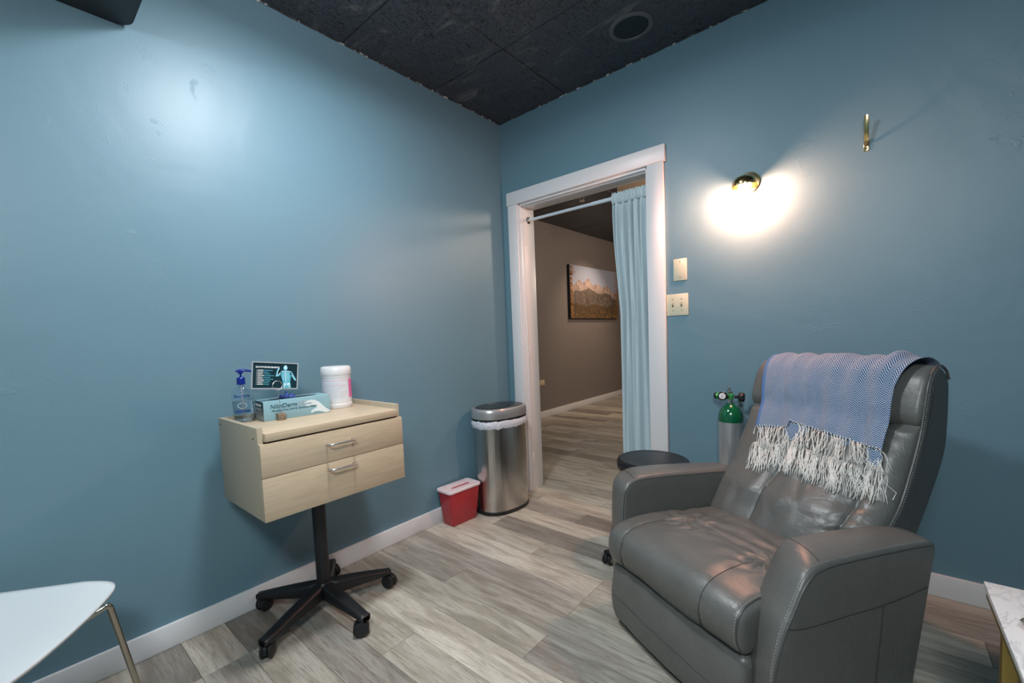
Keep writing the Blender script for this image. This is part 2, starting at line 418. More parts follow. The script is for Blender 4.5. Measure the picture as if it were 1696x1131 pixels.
# chipped caulk lines where the tiles meet the walls
def edge_strip(pts, name):
    b = MB(); b.tube(pts, [.0035 + .003 * noise.noise(Vector(p) * 14) for p in pts], 6); o = b.build(name, M['chipped']); struct(o)
edge_strip([(.001, -2.05 + i * .02, H - .001 + .0025 * noise.noise(Vector((0, i * .3, 0)))) for i in range(103)], 'trim_1')
edge_strip([(.0 + i * .02, -.001, H - .001 + .0025 * noise.noise(Vector((3, i * .3, 0)))) for i in range(160)], 'trim_2')

# floor : individual planks
floor = struct(MB().box(FX, RX, BY, FY, -.03, -.004).build('floor', M['gap']))
PW, Y0 = .1505, -.57
known = {-1: .69, -2: 1.10, -5: 1.10, -10: .284, 2: .68, 3: .284, 4: .69, 11: -.16, 12: -.577, 14: -.18, 15: -.577, 16: -.985}
seq = [.284, 1.10, .69, .30, .93, .52, 1.10, .284, .69]
tones = [(.53, .50, .425), (.44, .42, .36), (.37, .35, .31), (.56, .53, .455), (.40, .38, .33), (.27, .25, .22), (.48, .455, .385)]
fixed = {(-1, 0): 0, (-2, 0): 3, (-2, 1): 1, (-5, 0): 1, (-5, 1): 2, (-10, 0): 3, (-9, 0): 5, (-8, 0): 2, (-7, 0): 3, (-6, 0): 1}
rows = range(int((BY - Y0) / PW) - 1, int((5.1 - Y0) / PW) + 1)
for k in rows:
    ya, yb = Y0 + k * PW, Y0 + (k + 1) * PW
    far = ya > .0
    xa, xb = (FX, 1.6) if far else (0.0, RX)
    if yb < BY or ya < BY: ya = max(ya, BY)
    if yb <= ya: continue
    ph = known.get(k, seq[k % len(seq)])
    js = [ph + 1.22 * i for i in range(-3, 5)]
    xs = [xa] + [j for j in js if xa + .03 < j < xb - .03] + [xb]
    for i in range(len(xs) - 1):
        e = .0006
        o = MB().box(xs[i] + e, xs[i + 1] - e, ya + e, yb - e, -.004, 0).build('floor_plank', M['plank'], floor, bevel=.0006, seg=1)
        t = tones[fixed.get((k, i), random.randrange(len(tones)))]; j = random.uniform(.9, 1.1)
        o.color = (t[0] * j, t[1] * j, t[2] * j, 1)

# ------------------------------------------------------------------ ceiling fixtures
t = thing('recessed_light', 'round black recessed light with a dark ring in the black tile ceiling', 'ceiling light', (1.101, -.282, H))
MB().lathe([(.082, .0), (.085, -.006), (.100, -.006), (.106, -.002), (.106, .002), (.082, .002)], n=48).build('trim_ring', mat('dark_grey_ring', (.085, .09, .10), .35), t)
MB().lathe([(.082, -.002), (.079, .008), (.070, .0115), (0, .0115)], n=48).build('baffle', M['black_gloss'], t)
t = thing('flush_ceiling_lamp', 'round flush ceiling lamp on the black tiles', 'ceiling light', (.90, -1.66, H))
MB().lathe([(0, 0), (.15, 0), (.15, -.05), (.13, -.06), (0, -.06)], n=40).build('housing', M['white_plastic'], t)
MB().lathe([(0, -.0605), (.13, -.0605), (.12, -.08), (.06, -.095), (0, -.098)], n=40).build('lens', M['lens'], t)
t = thing('rear_fill_panel', 'round panel added for the fill light under the black soffit behind the viewer', 'ceiling light', (2.2, -2.85, 2.288))  # unseen fixture added to go with the rear fill light
MB().lathe([(0, 0), (.30, 0), (.30, -.02), (.29, -.024), (0, -.024)], n=40).build('housing', M['white_plastic'], t)
for lc, lb_ in (((.6, 3.3, H), 'added warm fill lamp on a cord in the middle of the far room'), ((-.45, 3.6, H), 'can light in the far room ceiling facing the mountain canvas'), ((1.35, 1.0, H), 'added warm fill lamp on a cord in the far room just past the doorway')):
    t = thing('can_light' if 'can ' in lb_ else 'far_fill_lamp', lb_, 'ceiling light', lc)  # the corded lamps are unseen additions that carry the far room fill
    if 'can ' not in lb_: MB().tube([(0, 0, 0), (0, 0, -.33)], .004, 8).build('cord', M['black_plastic'], t); MB().lathe([(0, -.33), (.02, -.33), (.02, -.37), (0, -.37)], n=16).build('lamp_holder', M['brass'], t)
    MB().lathe([(.05, 0), (.05, -.03), (.06, -.03), (.06, 0)], n=24).build('can', M['black_plastic'], t)

t = thing('fire_sprinkler', 'small metal sprinkler head hanging from the far room ceiling', 'sprinkler', (-.35, 1.905, 2.30))
t.location = (-.33, 1.72, H); t.scale = (1.6, 1.6, 1.3)
MB().lathe([(0, 0), (.032, 0), (.030, -.006), (.012, -.010), (.010, -.035), (.014, -.036), (.014, -.045), (.004, -.046), (0, -.05)], n=20).build('body', M['satin'], t)
MB().tube([(-.012, 0, -.045), (-.014, 0, -.065), (0, 0, -.08), (.014, 0, -.065), (.012, 0, -.045)], .0025, 6).build('frame', M['satin'], t)
MB().lathe([(0, -.08), (.018, -.082), (.018, -.084), (0, -.084)], n=16).build('deflector', M['satin'], t)

# ------------------------------------------------------------------ doorway : rod and curtain
t = thing('curtain_rod', 'white tension rod spanning the top of the doorway', 'curtain rod', (DX0 + .013, .09, 1.943))
Lr = DX1 - .013 - DX0 - .013
MB().tube([(.012, 0, 0), (.5, 0, 0)], .0105, 16).tube([(.5, 0, 0), (Lr - .012, 0, 0)], .0125, 16).build('tube', M['rod'], t)
for x, s in ((0, 1), (Lr, -1)):
    MB().lathe([(0, 0), (.024, 0), (.025, .004), (.020, .009), (.013, .012), (.0135, .022), (0, .022)], (x, 0, 0), 24, (s, 0, 0)).build('end_flange', M['chrome'], t)
# curtain
xl = lambda z: float(np.interp(z, [.02, .38, 1.24, 1.69, 1.90, 1.97], [.835, .819, .829, .803, .800, .797]))
def cfold(u, z):
    """depth (y) and x of the curtain at u across, height z"""
    top = max(0, min(1, (z - 1.86) / .05)); low = max(0, min(1, (1.2 - z) / 1.0))
    x0, x1 = xl(z), DX1 - .016
    f = math.sin(2 * PI * (u * 6.3 + .1 * math.sin(2.1 * z))) * .017 * (1 - .5 * low)
    f += math.sin(2 * PI * (u * 2.6 + .12 * z + .25)) * .022 * low + .006 * math.sin(2 * PI * (u * 11 + .3 * z)) * (1 - low)
    f *= (1 - .55 * top)
    x = x0 + (x1 - x0) * (u + .012 * math.sin(2 * PI * u * 6.3 + 1.2))
    return x, f
t = thing('doorway_curtain', 'pale blue gathered curtain pushed to the right side of the doorway', 'curtain', (.93, .09, 0))
def cpt(u, v):
    z = .022 + v * (1.915 - .022); x, f = cfold(u, z)
    return (x - .93, f - .002, z)
b = MB(); b.grid(cpt, 150, 90); o = b.build('panel', M['curtain'], t, rec=False, angle=180)
md = o.modifiers.new('s', 'SOLIDIFY'); md.thickness = .0022
def hpt(sgn):
    def f(u, v):
        z = 1.905 + v * .066; x, fo = cfold(u, 1.93)
        a = math.sin(v * PI) ** .6 if 0 < v < .82 else (.35 if v >= .82 else 0)
        pk = .004 * math.sin(2 * PI * u * 17) + .003 * math.sin(2 * PI * u * 29 + 1)
        return (x - .93, fo * .25 + sgn * (.0155 * a + .0035) + pk * .7, z + .004 * math.sin(2 * PI * u * 13) * v)
    return f
b = MB(); b.grid(hpt(-1), 150, 14); b.grid(hpt(1), 150, 14)
o = b.build('rod_pocket', M['curtain'], t, rec=False, angle=180); md = o.modifiers.new('s', 'SOLIDIFY'); md.thickness = .0015

# ------------------------------------------------------------------ far room : canvas and outlet
t = thing('mountain_canvas', 'stretched canvas photo print of mountains on the wall beyond the doorway', 'picture', (FX, 3.79, 1.73))
yw, zh = .76, .39
MB().box(0, .040, -yw, yw, -zh, zh).build('canvas', M['black_plastic'], t, bevel=.002)
MB().box(.0402, .0412, -yw + .012, yw, -zh, zh).build('sky_print', mat('sky_print', (.34, .38, .48), .5), t)
random.seed(3)
def ridge(pts, n=90, amp=.02):
    ys = np.linspace(-yw + .012, yw, n); zz = np.interp(ys, [p[0] for p in pts], [p[1] for p in pts])
    return [(y, z + amp * noise.noise(Vector((y * 11, z, 1))) + amp * .5 * noise.noise(Vector((y * 33, 0, 4)))) for y, z in zip(ys, zz)]
def rmat(name, a, b_, sc):
    m = mat(name, a, .55); setc(m, ramp(m, noi(m, texco(m, scale=(1, 1.6, .8)), sc, 6, .7, 1.5), [(.36, a), (.64, b_)])); return m
R1 = ridge([(-.76, .10), (-.62, .10), (-.50, .20), (-.40, .14), (-.20, .22), (-.10, .12), (.10, .15), (.25, .10), (.40, .16), (.55, .06), (.76, .04)], amp=.018)
R2 = ridge([(-.76, .0), (-.45, .02), (-.2, .07), (.1, .0), (.35, .03), (.76, -.10)], amp=.03)
R3 = ridge([(-.76, -.16), (-.3, -.20), (.0, -.17), (.4, -.2), (.76, -.16)], amp=.03)
for nm, R, x, mm in (('peak_print', R1, .0416, rmat('peak_print', (.16, .12, .11), (.55, .42, .36), 8)), ('slope_print', R2, .0420, rmat('slope_print', (.045, .038, .034), (.20, .155, .12), 12)), ('forest_print', R3, .0424, rmat('forest_print', (.035, .030, .022), (.14, .085, .035), 26))):
    b = MB(); n = len(R); vs = [(x, y, z) for y, z in R] + [(x, y, -zh) for y, z in R]
    b.add(vs, [(i, n + i, n + i + 1, i + 1) for i in range(n - 1)]); b.build(nm, mm, t)
b = MB()
for i in range(900):
    e = random.random()
    y = -yw + .012 + abs(random.gauss(0, .045)) if e < .55 else (yw - abs(random.gauss(0, .06)) if e < .85 else random.uniform(-yw + .02, yw - .02))
    z = random.uniform(-zh + .01, zh - .01) if e < .85 else -zh + abs(random.gauss(0, .05)) + .01
    if e < .55 and y > -yw + .09 and z < .25: continue
    if e < .55 and z > .22: y = -yw + .012 + abs(random.gauss(0, .06))
    y = min(max(y, -yw + .02), yw - .01); s = random.uniform(.004, .012); a = random.random() * 3
    b.add([(.0428, y + s * math.cos(a + k * PI / 2), max(-zh, min(zh, z + s * math.sin(a + k * PI / 2) * .8))) for k in range(4)], [(0, 1, 2, 3)])
tag(b.build('leaf_print', rmat('leaf_print', (.16, .07, .02), (.62, .30, .07), 40), t), kind='stuff')
t = thing('wall_outlet', 'ivory electrical outlet low on the far room wall', 'outlet', (FX, 2.31, .478))
MB().box(0, .006, -.057, .057, -.036, .036).build('plate', mat('warm_ivory', (.60, .46, .32), .4), t, bevel=.002)
for y in (-.022, .022): MB().lathe([(0, .006), (.016, .006), (.016, .0085), (0, .0085)], (0, y, 0), 16, (1, 0, 0)).build('socket', M['ivory'], t)

# ------------------------------------------------------------------ back wall fittings
t = thing('blank_plate', 'blank ivory wall plate above the light switches', 'wall plate', (1.2265, 0, 1.449))
MB().box(-.035, .035, -.006, 0, -.0585, .0585).build('plate', M['ivory'], t, bevel=.0025)
for z in (.042, -.042): MB().lathe([(0, 0), (.003, 0), (.003, .0012), (0, .0016)], (0, -.006, z), 10, (0, -1, 0)).build('screw', M['ivory_dark'], t)
t = thing('light_switch', 'ivory double toggle switch plate beside the door casing', 'light switch', (1.2085, 0, 1.262))
MB().box(-.0575, .0575, -.006, 0, -.0585, .0585).build('plate', M['ivory'], t, bevel=.0025)
for x in (-.023, .023):
    MB().box(x - .005, x + .005, -.0066, -.004, -.012, .012).build('slot', M['ivory_dark'], t)
    MB().add([(x - .0035, -.006, -.004), (x + .0035, -.006, -.004), (x + .0035, -.006, .006), (x - .0035, -.006, .006), (x - .003, -.017, .004), (x + .003, -.017, .004), (x + .003, -.017, .010), (x - .003, -.017, .010)], [(0, 1, 2, 3), (4, 5, 6, 7), (0, 1, 5, 4), (1, 2, 6, 5), (2, 3, 7, 6), (3, 0, 4, 7)]).build('toggle', M['ivory'], t, bevel=.001)
    for z in (.030, -.030): MB().lathe([(0, 0), (.003, 0), (.003, .0012), (0, .0016)], (x, -.006, z), 10, (0, -1, 0)).build('screw', M['ivory_dark'], t)

# brass wall sconce, bulb points down
SC = (1.553, 0, 1.80)
t = thing('wall_sconce', 'brass dome wall sconce with a glaring warm bulb', 'wall light', SC)
MB().lathe([(0, 0), (.052, 0), (.052, .006), (.047, .012), (.020, .016), (0, .017)], (0, 0, .020), 40, (0, -1, 0)).build('back_plate', M['brass'], t)
MB().tube([(0, -.012, .035), (0, -.05, .040), (0, -.078, .036), (0, -.085, .022)], .007, 12).build('arm', M['brass'], t)
dome = MB(); dome.lathe([(.0, .038), (.020, .037), (.040, .028), (.052, .012), (.055, -.008), (.054, -.012), (.0535, -.008), (.050, .010), (.038, .024), (.017, .032), (0, .033)], (0, -.085, 0), 40)
dome.build('shade', M['brass'], t)
MB().lathe([(0, .03), (.014, .028), (.014, .0), (.010, -.004), (0, -.004)], (0, -.085, 0), 20).build('socket', M['ivory_dark'], t)
MB().lathe([(0, -.004), (.012, -.006), (.020, -.020), (.027, -.036), (.026, -.050), (.016, -.062), (0, -.067)], (0, -.085, 0), 24).build('bulb', M['bulb'], t)

t = thing('wall_bracket', 'thin brass strap bracket screwed to the wall right of the lamp', 'wall bracket', (1.988, 0, 1.862))
MB().box(-.009, .009, -.0025, 0, -.022, .022).build('mounting_plate', M['brass'], t, bevel=.0008)
pr = [(-.0025, .004), (-.024, .030), (-.050, .110), (-.0525, .110), (-.027, .030), (-.0055, .0)]
b = MB(); b.add([(-.008, y, z) for y, z in pr] + [(.008, y, z) for y, z in pr], [tuple(range(6)), tuple(range(6, 12))] + [(i, (i + 1) % 6, 6 + (i + 1) % 6, 6 + i) for i in range(6)])
b.build('strap', M['brass'], t, bevel=.0006)
for z in (.012, -.010): MB().lathe([(0, 0), (.0042, 0), (.0036, .0016), (0, .0018)], (0, -.0025, z), 12, (0, -1, 0)).build('screw', M['black_plastic'], t)

# ------------------------------------------------------------------ cushions
def normals2d(P):
    T = np.roll(P, -1, 0) - np.roll(P, 1, 0); Nn = np.stack([T[:, 1], -T[:, 0]], 1); Nn /= np.linalg.norm(Nn, axis=1)[:, None] + 1e-9
    c = P.mean(0)
    A = .5 * np.sum(P[:, 0] * np.roll(P[:, 1], -1) - np.roll(P[:, 0], -1) * P[:, 1])
    return Nn if A > 0 else -Nn
def pillow(prof, w0, w1, r, ns=160, nw=40, off=None, grooves=(), gd=.008, gw=.010, capb=0, shift=None, ncap=6):
    """closed body: profile (d,z) swept across w with rounded ends. off(P,N,u)->displacement along the profile normal"""
    P = spline(prof, ns, True); Nn = normals2d(P); c = P.mean(0)
    rs = []
    seq = []
    for i in range(ncap): seq.append((w0, .0 + i / ncap * .92, 'cap'))
    na = 6
    for i in range(na): a = PI / 2 * i / na; seq.append((w0 + r * (1 - math.sin(a)) * 1.0, r * (1 - math.cos(PI / 2 - a)), 'edge0'))
    seq2 = []
    for i in range(na + 1):
        a = PI / 2 * i / na; seq2.append((w0 + r * (1 - math.cos(a)), r * (1 - math.sin(a))))
    rings = []
    def inset(dl): return P - Nn * dl
    base0 = inset(r)
    for i in range(ncap):
        k = .04 + .96 * i / ncap
        rings.append((w0 - capb * (1 - k * k), c + (base0 - c) * k, 0))
    for wv, dl in seq2: rings.append((wv, inset(dl), 1))
    for i in range(1, nw): rings.append((w0 + r + (w1 - w0 - 2 * r) * i / nw, P.copy(), 1))
    for wv, dl in reversed(seq2): rings.append((w0 + w1 - wv, inset(dl), 1))
    for i in reversed(range(ncap)):
        k = .04 + .96 * i / ncap
        rings.append((w1 + capb * (1 - k * k), c + (base0 - c) * k, 0))
    V = []; NV = []
    for wv, Q, fl in rings:
        u = (wv - w0) / (w1 - w0)
        D = np.zeros(len(Q))
        if off is not None and fl: D = off(P, Nn, min(max(u, 0), 1), wv)
        Q = Q + Nn * D[:, None]
        sh = shift(wv, Q) if shift else 0
        V.append(np.stack([np.full(len(Q), wv), Q[:, 0] + sh, Q[:, 1]], 1))
        NV.append(np.stack([np.zeros(len(Q)), Nn[:, 0], Nn[:, 1]], 1))
    V = np.array(V); k = V.shape[1]; flat = V.reshape(-1, 3); nf = np.array(NV).reshape(-1, 3)
    if len(grooves):
        dm = np.full(len(flat), 1e9)
        for g in grooves:
            g = np.array(g, float)
            for a, b_ in zip(g[:-1], g[1:]):
                ab = b_ - a; tt = np.clip(((flat - a) @ ab) / (ab @ ab + 1e-12), 0, 1)
                dm = np.minimum(dm, np.linalg.norm(flat - (a + tt[:, None] * ab), axis=1))
        flat = flat - nf * (gd * np.exp(-(dm / gw) ** 2) + gd * .5 * np.exp(-(dm / (gw * 3)) ** 2))[:, None]
    V = flat.reshape(V.shape)
    b = MB(); b.rings([[tuple(p) for p in ring] for ring in V]); return b
def bvh(b): return BVHTree.FromPolygons([Vector(v) for v in b.v], b.f)
def snap(tree, pts, lift=.0004):
    out = []
    for p in pts:
        h, n, i, d = tree.find_nearest(Vector(p))
        out.append(h + (Vector(p) - h).normalized() * 0 + n * lift if h else Vector(p))
    return out
def ray_snap(tree, pts, direc, lift=.0006):
    out = []; dv = Vector(direc).normalized()
    for p in pts:
        h, n, i, d = tree.ray_cast(Vector(p) - dv * .25, dv, .6)
        if h is None: h, n, i, d = tree.find_nearest(Vector(p))
        out.append(h - dv * lift)
    return out
def stitches(pts, r=.0011, step=.008, ln=.005):
    P = spline([tuple(p) for p in pts], max(8, int(sum((Vector(pts[i + 1]) - Vector(pts[i])).length for i in range(len(pts) - 1)) / step * 2)))
    b = MB()
    for i in range(0, len(P) - 1, 2):
        a = Vector(P[i]); c = Vector(P[i + 1]); c = a + (c - a) * .75
        if (c - a).length > 1e-5: b.tube([a, c], r, 5)
    return b

# ------------------------------------------------------------------ recliner
CO = (1.226, -.770, 0); CA = -math.atan2(.4679, .8838)
R = thing('recliner', 'grey leather recliner armchair standing in front of the blue wall', 'armchair', CO, CA)
L = M['leather']; LS = M['leather_side']
nz = lambda x, y, z: noise.noise(Vector((x, y, z)))
# arms
def arm(w0, w1, dz, outer, skew, front=None):
    prof = [(-.150, .035), (-.170, .13), (-.168, .275), (-.135, .372), (-.102, .424), (-.061, .484), (-.035, .508), (.0, .520), (.06, .519), (.149, .513), (.279, .501), (.42, .486), (.495, .475), (.515, .462), (.514, .43), (.503, .402), (.471, .282), (.43, .129), (.412, .060), (.395, .038), (.36, .033), (.10, .031), (-.12, .031)]
    if front: prof = front + prof[8:-1] + [(front[0][0] + .03, .031)]
    prof = [(d, z + dz * min(1, max(0, (z - .3) / .15))) for d, z in prof]
    def off(P, Nn, u, wv):
        crown = .012 * (1 - (2 * u - 1) ** 2)
        m_ = np.clip((P[:, 1] - .30) / .1, 0, 1)
        n_ = np.array([nz(wv * 9, p[0] * 7, p[1] * 7) for p in P]) * .0022
        return crown * m_ + n_
    def sh(wv, Q):
        k = (outer - wv) / (w1 - w0)
        return abs(k) * skew * np.clip((.45 - Q[:, 0]) / .5, 0, 1)
    return pillow(prof, w0, w1, .013, 190, 20, off, shift=sh), prof
armR, profR = arm(.655, .790, .004, .79, .075)
ob = armR.build('armrest', L, R, angle=180)
tr = bvh(armR)
side = lambda pts, w=.79: ray_snap(tr, [(w + .02, d, z) for d, z in pts], (-1, 0, 0))
# outer side panel seams of the near arm
s1 = spline([(-.114, .392), (-.06, .378), (.02, .370), (.14, .362), (.26, .352), (.40, .350), (.49, .352)], 30)
s2 = spline([(.262, .350), (.255, .28), (.236, .16), (.222, .045)], 20)
b = MB(); b.tube(side(s1), .0010, 6); b.tube(side(s2), .0010, 6); b.build('side_seam', M['seam'], R)
pp = spline([(-.150, .05), (-.163, .13), (-.160, .27), (-.128, .366), (-.095, .418), (-.056, .474), (-.025, .500), (.0, .508), (.06, .509), (.15, .503), (.28, .492), (.42, .478), (.495, .468)], 60)
P3 = [Vector((.789, d, z + .004)) for d, z in pp]
b = MB(); b.tube(snap(tr, P3, .0005), .0034, 8); tag(b.build('piping', LS, R), 'rolled leather welt along the outer edge')
P4 = [Vector((.779, d - .004, z + .012)) for d, z in pp]
stitches([tuple(p) for p in snap(tr, P4, .0008)]).build('stitching', M['thread'], R)
b = MB(); b.tube(snap(tr, [(.655 + .135 * i / 14, .015 + .05 * (1 - i / 14) - .0, .56) for i in range(15)], .0003), .0016, 6)
b.build('top_seam', M['seam'], R)
armL, profL = arm(.0, .130, .034, .130, .04, [(-.090, .035), (-.098, .08), (-.098, .20), (-.096, .36), (-.088, .46), (-.070, .498), (-.040, .514), (.0, .521)])
armL.build('armrest', L, R, angle=180)
tr = bvh(armL)
ppl = spline([(-.097, .10), (-.097, .20), (-.095, .36), (-.086, .455), (-.068, .492), (-.040, .507), (.0, .512), (.06, .509), (.15, .503), (.28, .492), (.42, .478), (.495, .468)], 60)
pp2 = [Vector((.128, d, z + .034 * min(1, max(0, (z - .3) / .15)) + .002)) for d, z in ppl]
b = MB(); b.tube(snap(tr, pp2, .0002), .0016, 6)
b.tube(snap(tr, [(.130 * i / 12, -.02 - .02 * i / 12, .6) for i in range(13)], .0003), .0016, 6)
b.build('top_seam', M['seam'], R)
# seat cushion
seat_prof = [(-.085, .258), (-.125, .256), (-.152, .268), (-.168, .30), (-.170, .34), (-.158, .375), (-.125, .400), (-.07, .411), (.0, .412), (.10, .408), (.22, .396), (.34, .380), (.46, .355), (.49, .32), (.46, .27), (.30, .25), (.10, .25)]
g1 = [(.206, -.160, .262), (.212, -.172, .30), (.216, -.172, .36), (.212, -.135, .40), (.210, -.075, .414), (.215, -.03, .415), (.235, .04, .414), (.275, .10, .41)]
g2 = [(.560, -.160, .262), (.572, -.172, .31), (.578, -.170, .365), (.576, -.125, .402), (.572, -.07, .413), (.570, -.01, .415), (.578, .04, .412), (.595, .08, .408)]
g3 = [(.275, .10, .41), (.36, .098, .414), (.48, .09, .414), (.595, .08, .408)]
g4 = [(.275, .10, .41), (.255, .20, .402), (.25, .34, .385)]
g5 = [(.595, .08, .408), (.61, .20, .40), (.615, .34, .385)]
def seat_off(P, Nn, u, wv):
    topm = np.clip((P[:, 1] - .27) / .08, 0, 1)
    crown = .013 * (1 - abs(2 * u - 1) ** 3) * topm
    o = np.zeros(len(P))
    for i, (d, z) in enumerate(P):
        if z < .26: continue
        n1 = nz(wv * 6, d * 6, z * 6) * .007
        # wrinkles radiating from the two tuft points
        wr = 0
        for tw, td in ((.275, .10), (.595, .08)):
            rr = math.hypot(wv - tw, d - td); an = math.atan2(d - td, wv - tw)
            wr += math.exp(-rr / .07) * .0065 * math.sin(an * 9 + 3 * nz(rr * 20, tw, 0)) * min(1, rr / .015)
        fw_ = .0042 * math.sin(90 * d + 9 * nz(wv * 5, d * 4, 2)) * max(0, 1 - abs(d - .2) / .14)
        o[i] = n1 + wr + fw_ * .8
    return crown + o
seat = pillow(seat_prof, .118, .700, .030, 260, 120, seat_off, grooves=(g1, g2, g3, g4, g5), gd=.0055, gw=.007)
seat.build('seat_cushion', L, R, angle=180)
tr = bvh(seat)
b = MB()
for g in (g1, g2): b.tube(snap(tr, spline(g, 40), .0002), .0015, 6)
b.tube(snap(tr, spline(g3, 40), .0002), .001, 6)
b.build('seat_seam', M['seam'], R)
e = spline([(-.155, .266), (-.170, .30), (-.172, .34), (-.160, .378), (-.125, .404), (-.07, .415), (.0, .416)], 40)
stitches([tuple(p) for p in snap(tr, [(.686, d, z) for d, z in e], .0006)]).build('seat_stitching', M['thread'], R)
b = MB(); b.tube(snap(tr, [(.694, d, z) for d, z in e], .0002), .003, 8); b.build('seat_piping', LS, R)
# footrest panel
fr = [(-.13, .030), (-.150, .045), (-.160, .10), (-.158, .18), (-.140, .245), (-.10, .252), (-.06, .24), (-.06, .04)]
def fr_off(P, Nn, u, wv): return np.array([.004 * nz(wv * 8, p[0] * 3, p[1] * 11) + .0022 * math.sin(60 * (wv - .2) + 6 * p[1]) * math.exp(-((wv - .33) / .07) ** 2) * (1 if p[1] > .1 else 0) for p in P]) + .006 * (1 - (2 * u - 1) ** 2)
fp = pillow(fr, .118, .700, .028, 120, 50, fr_off)
fp.build('footrest_panel', L, R, angle=180)
tr = bvh(fp)
b = MB(); b.tube(ray_snap(tr, [(.13 + .55 * i / 30, -.2, .135 - .012 * i / 30) for i in range(31)], (0, 1, 0), .0001), .0009, 5); b.build('footrest_seam', M['seam'], R)
# base box
MB().box(.09, .70, -.05, .42, .0, .33).build('base', mat('dark_base', (.012, .012, .013), .7), R, bevel=.01)
# back shell
Fz = [(.300, .365), (.375, .395), (.48, .475), (.55, .545), (.66, .605), (.77, .652), (.86, .678), (.93, .692), (.985, .735)]
Fd = lambda z: float(np.interp(z, [a for a, _ in Fz], [b_ for _, b_ in Fz]))
shell = [(.40, .30), (.395 + .02, .36), (.48, .48), (.545, .55), (.605, .66), (.650, .77), (.678, .86), (.690, .925), (.705, .955), (.735, .968), (.770, .955), (.792, .92), (.795, .86), (.792, .78), (.775, .68), (.71, .56), (.63, .44), (.57, .34), (.55, .28), (.46, .27)]
sw = lambda wv, Q: 0
bs = pillow(shell, .090, .695, .014, 170, 20)
bs.build('back_shell', LS, R, angle=180)
# lower back cushion: three lobes
def back_surf(w0, w1, z0, z1, bulge, over=None, nu=130, nv=110, grooves=(), gd=.006, gw=.007, nrm=.55):
    V = np.zeros((nv + 1, nu + 1, 3))
    for j in range(nv + 1):
        z = z0 + (z1 - z0) * j / nv
        for i in range(nu + 1):
            u = i / nu; wv = w0 + (w1 - w0) * u
            bu = bulge(u, z, wv)
            V[j, i] = (wv, Fd(z) - .004 - bu, z + bu * nrm * .3)
    f = V.reshape(-1, 3)
    if grooves:
        dm = np.full(len(f), 1e9)
        for g in grooves:
            g = np.array(g, float)
            for a, b_ in zip(g[:-1], g[1:]):
                A = f[:, [0, 2]]; a2 = a[[0, 2]]; ab = b_[[0, 2]] - a2; tt = np.clip(((A - a2) @ ab) / (ab @ ab), 0, 1)
                dm = np.minimum(dm, np.linalg.norm(A - (a2 + tt[:, None] * ab), axis=1))
        f = f + np.array([0, .93, -.3])[None] * (gd * np.exp(-(dm / gw) ** 2) + gd * 1.3 * np.exp(-(dm / (gw * 4.5)) ** 2))[:, None]
    b = MB(); n = nu + 1
    fs = [(j * n + i, j * n + i + 1, (j + 1) * n + i + 1, (j + 1) * n + i) for j in range(nv) for i in range(nu)]
    b.add([tuple(p) for p in f], fs); return b
def edge(u, p=5): return max(0, 1 - abs(2 * u - 1) ** p) ** .5
def low_b(u, z, wv):
    t = (z - .33) / (.80 - .33)
    A = float(np.interp(t, [0, .12, .35, .7, .92, 1], [.050, .072, .092, .082, .060, .0]))
    c = math.exp(-((wv - .46) / .13) ** 2) * .018 * (1 - t)
    n_ = .006 * nz(wv * 8, z * 8, 3) + .0060 * nz(wv * 22, z * 14, 9) * (1 - .3 * t)
    # pull wrinkles in the centre panel
    n_ += .0030 * math.sin(70 * (wv - .4) + 40 * (z - .5) + 4 * nz(wv * 9, z * 9, 1)) * math.exp(-((wv - .42) / .07) ** 2 - ((z - .52) / .10) ** 2)
    n_ += .0028 * math.sin(150 * (z - .45) + 6 * nz(wv * 7, z * 9, 5)) * math.exp(-((wv - .61) / .05) ** 2)
    return A * edge(u, 4) + (c + n_) * edge(u, 6)
lg = [[(.318, 0, .36), (.322, 0, .44), (.330, 0, .53), (.345, 0, .62), (.350, 0, .80)], [(.585, 0, .36), (.600, 0, .45), (.612, 0, .53), (.608, 0, .62), (.60, 0, .80)]]
lb = back_surf(.095, .690, .315, .800, low_b, grooves=lg, gd=.010, gw=.006)
lb.build('back_cushion', L, R, angle=180)
tr = bvh(lb)
for g in lg: MB().tube(ray_snap(tr, [(p[0], .2, p[2] + .02) for p in spline(g, 30) if p[2] < .50], (0, 1, 0), .0001), .0012, 6).build('back_seam', M['seam'], R)
# headrest roll, wraps over the top
hr_c = spline([(.655, .775), (.640, .785), (.628, .82), (.640, .87), (.655, .915), (.675, .950), (.71, .976), (.745, .980), (.775, .962), (.79, .93), (.76, .88), (.70, .80)], 120, True)
def hr_off(P, Nn, u, wv):
    e_ = 1 - abs(2 * u - 1) ** 6
    return np.array([.0025 * nz(wv * 12, p[0] * 12, p[1] * 12) for p in P]) + (e_ - 1) * .004
hp = pillow([tuple(p) for p in hr_c[::6]], .092, .693, .020, 130, 60, hr_off)
hp.build('headrest', L, R, angle=180)
# side welt and stitches on the near side of the back
wl = spline([(.395, .42), (.465, .48), (.530, .55), (.588, .66), (.634, .77), (.655, .86), (.672, .925), (.70, .965), (.735, .978), (.768, .962), (.786, .93)], 70)
b = MB(); b.tube([(.694, d, z) for d, z in wl], .0042, 8); tag(b.build('back_piping', LS, R), 'leather welt down the side of the backrest')
trh = bvh(hp); trl = lb and bvh(lb)
st = [(.697, d + .006, z - .001) for d, z in wl]
stitches(st).build('back_stitching', M['thread'], R)

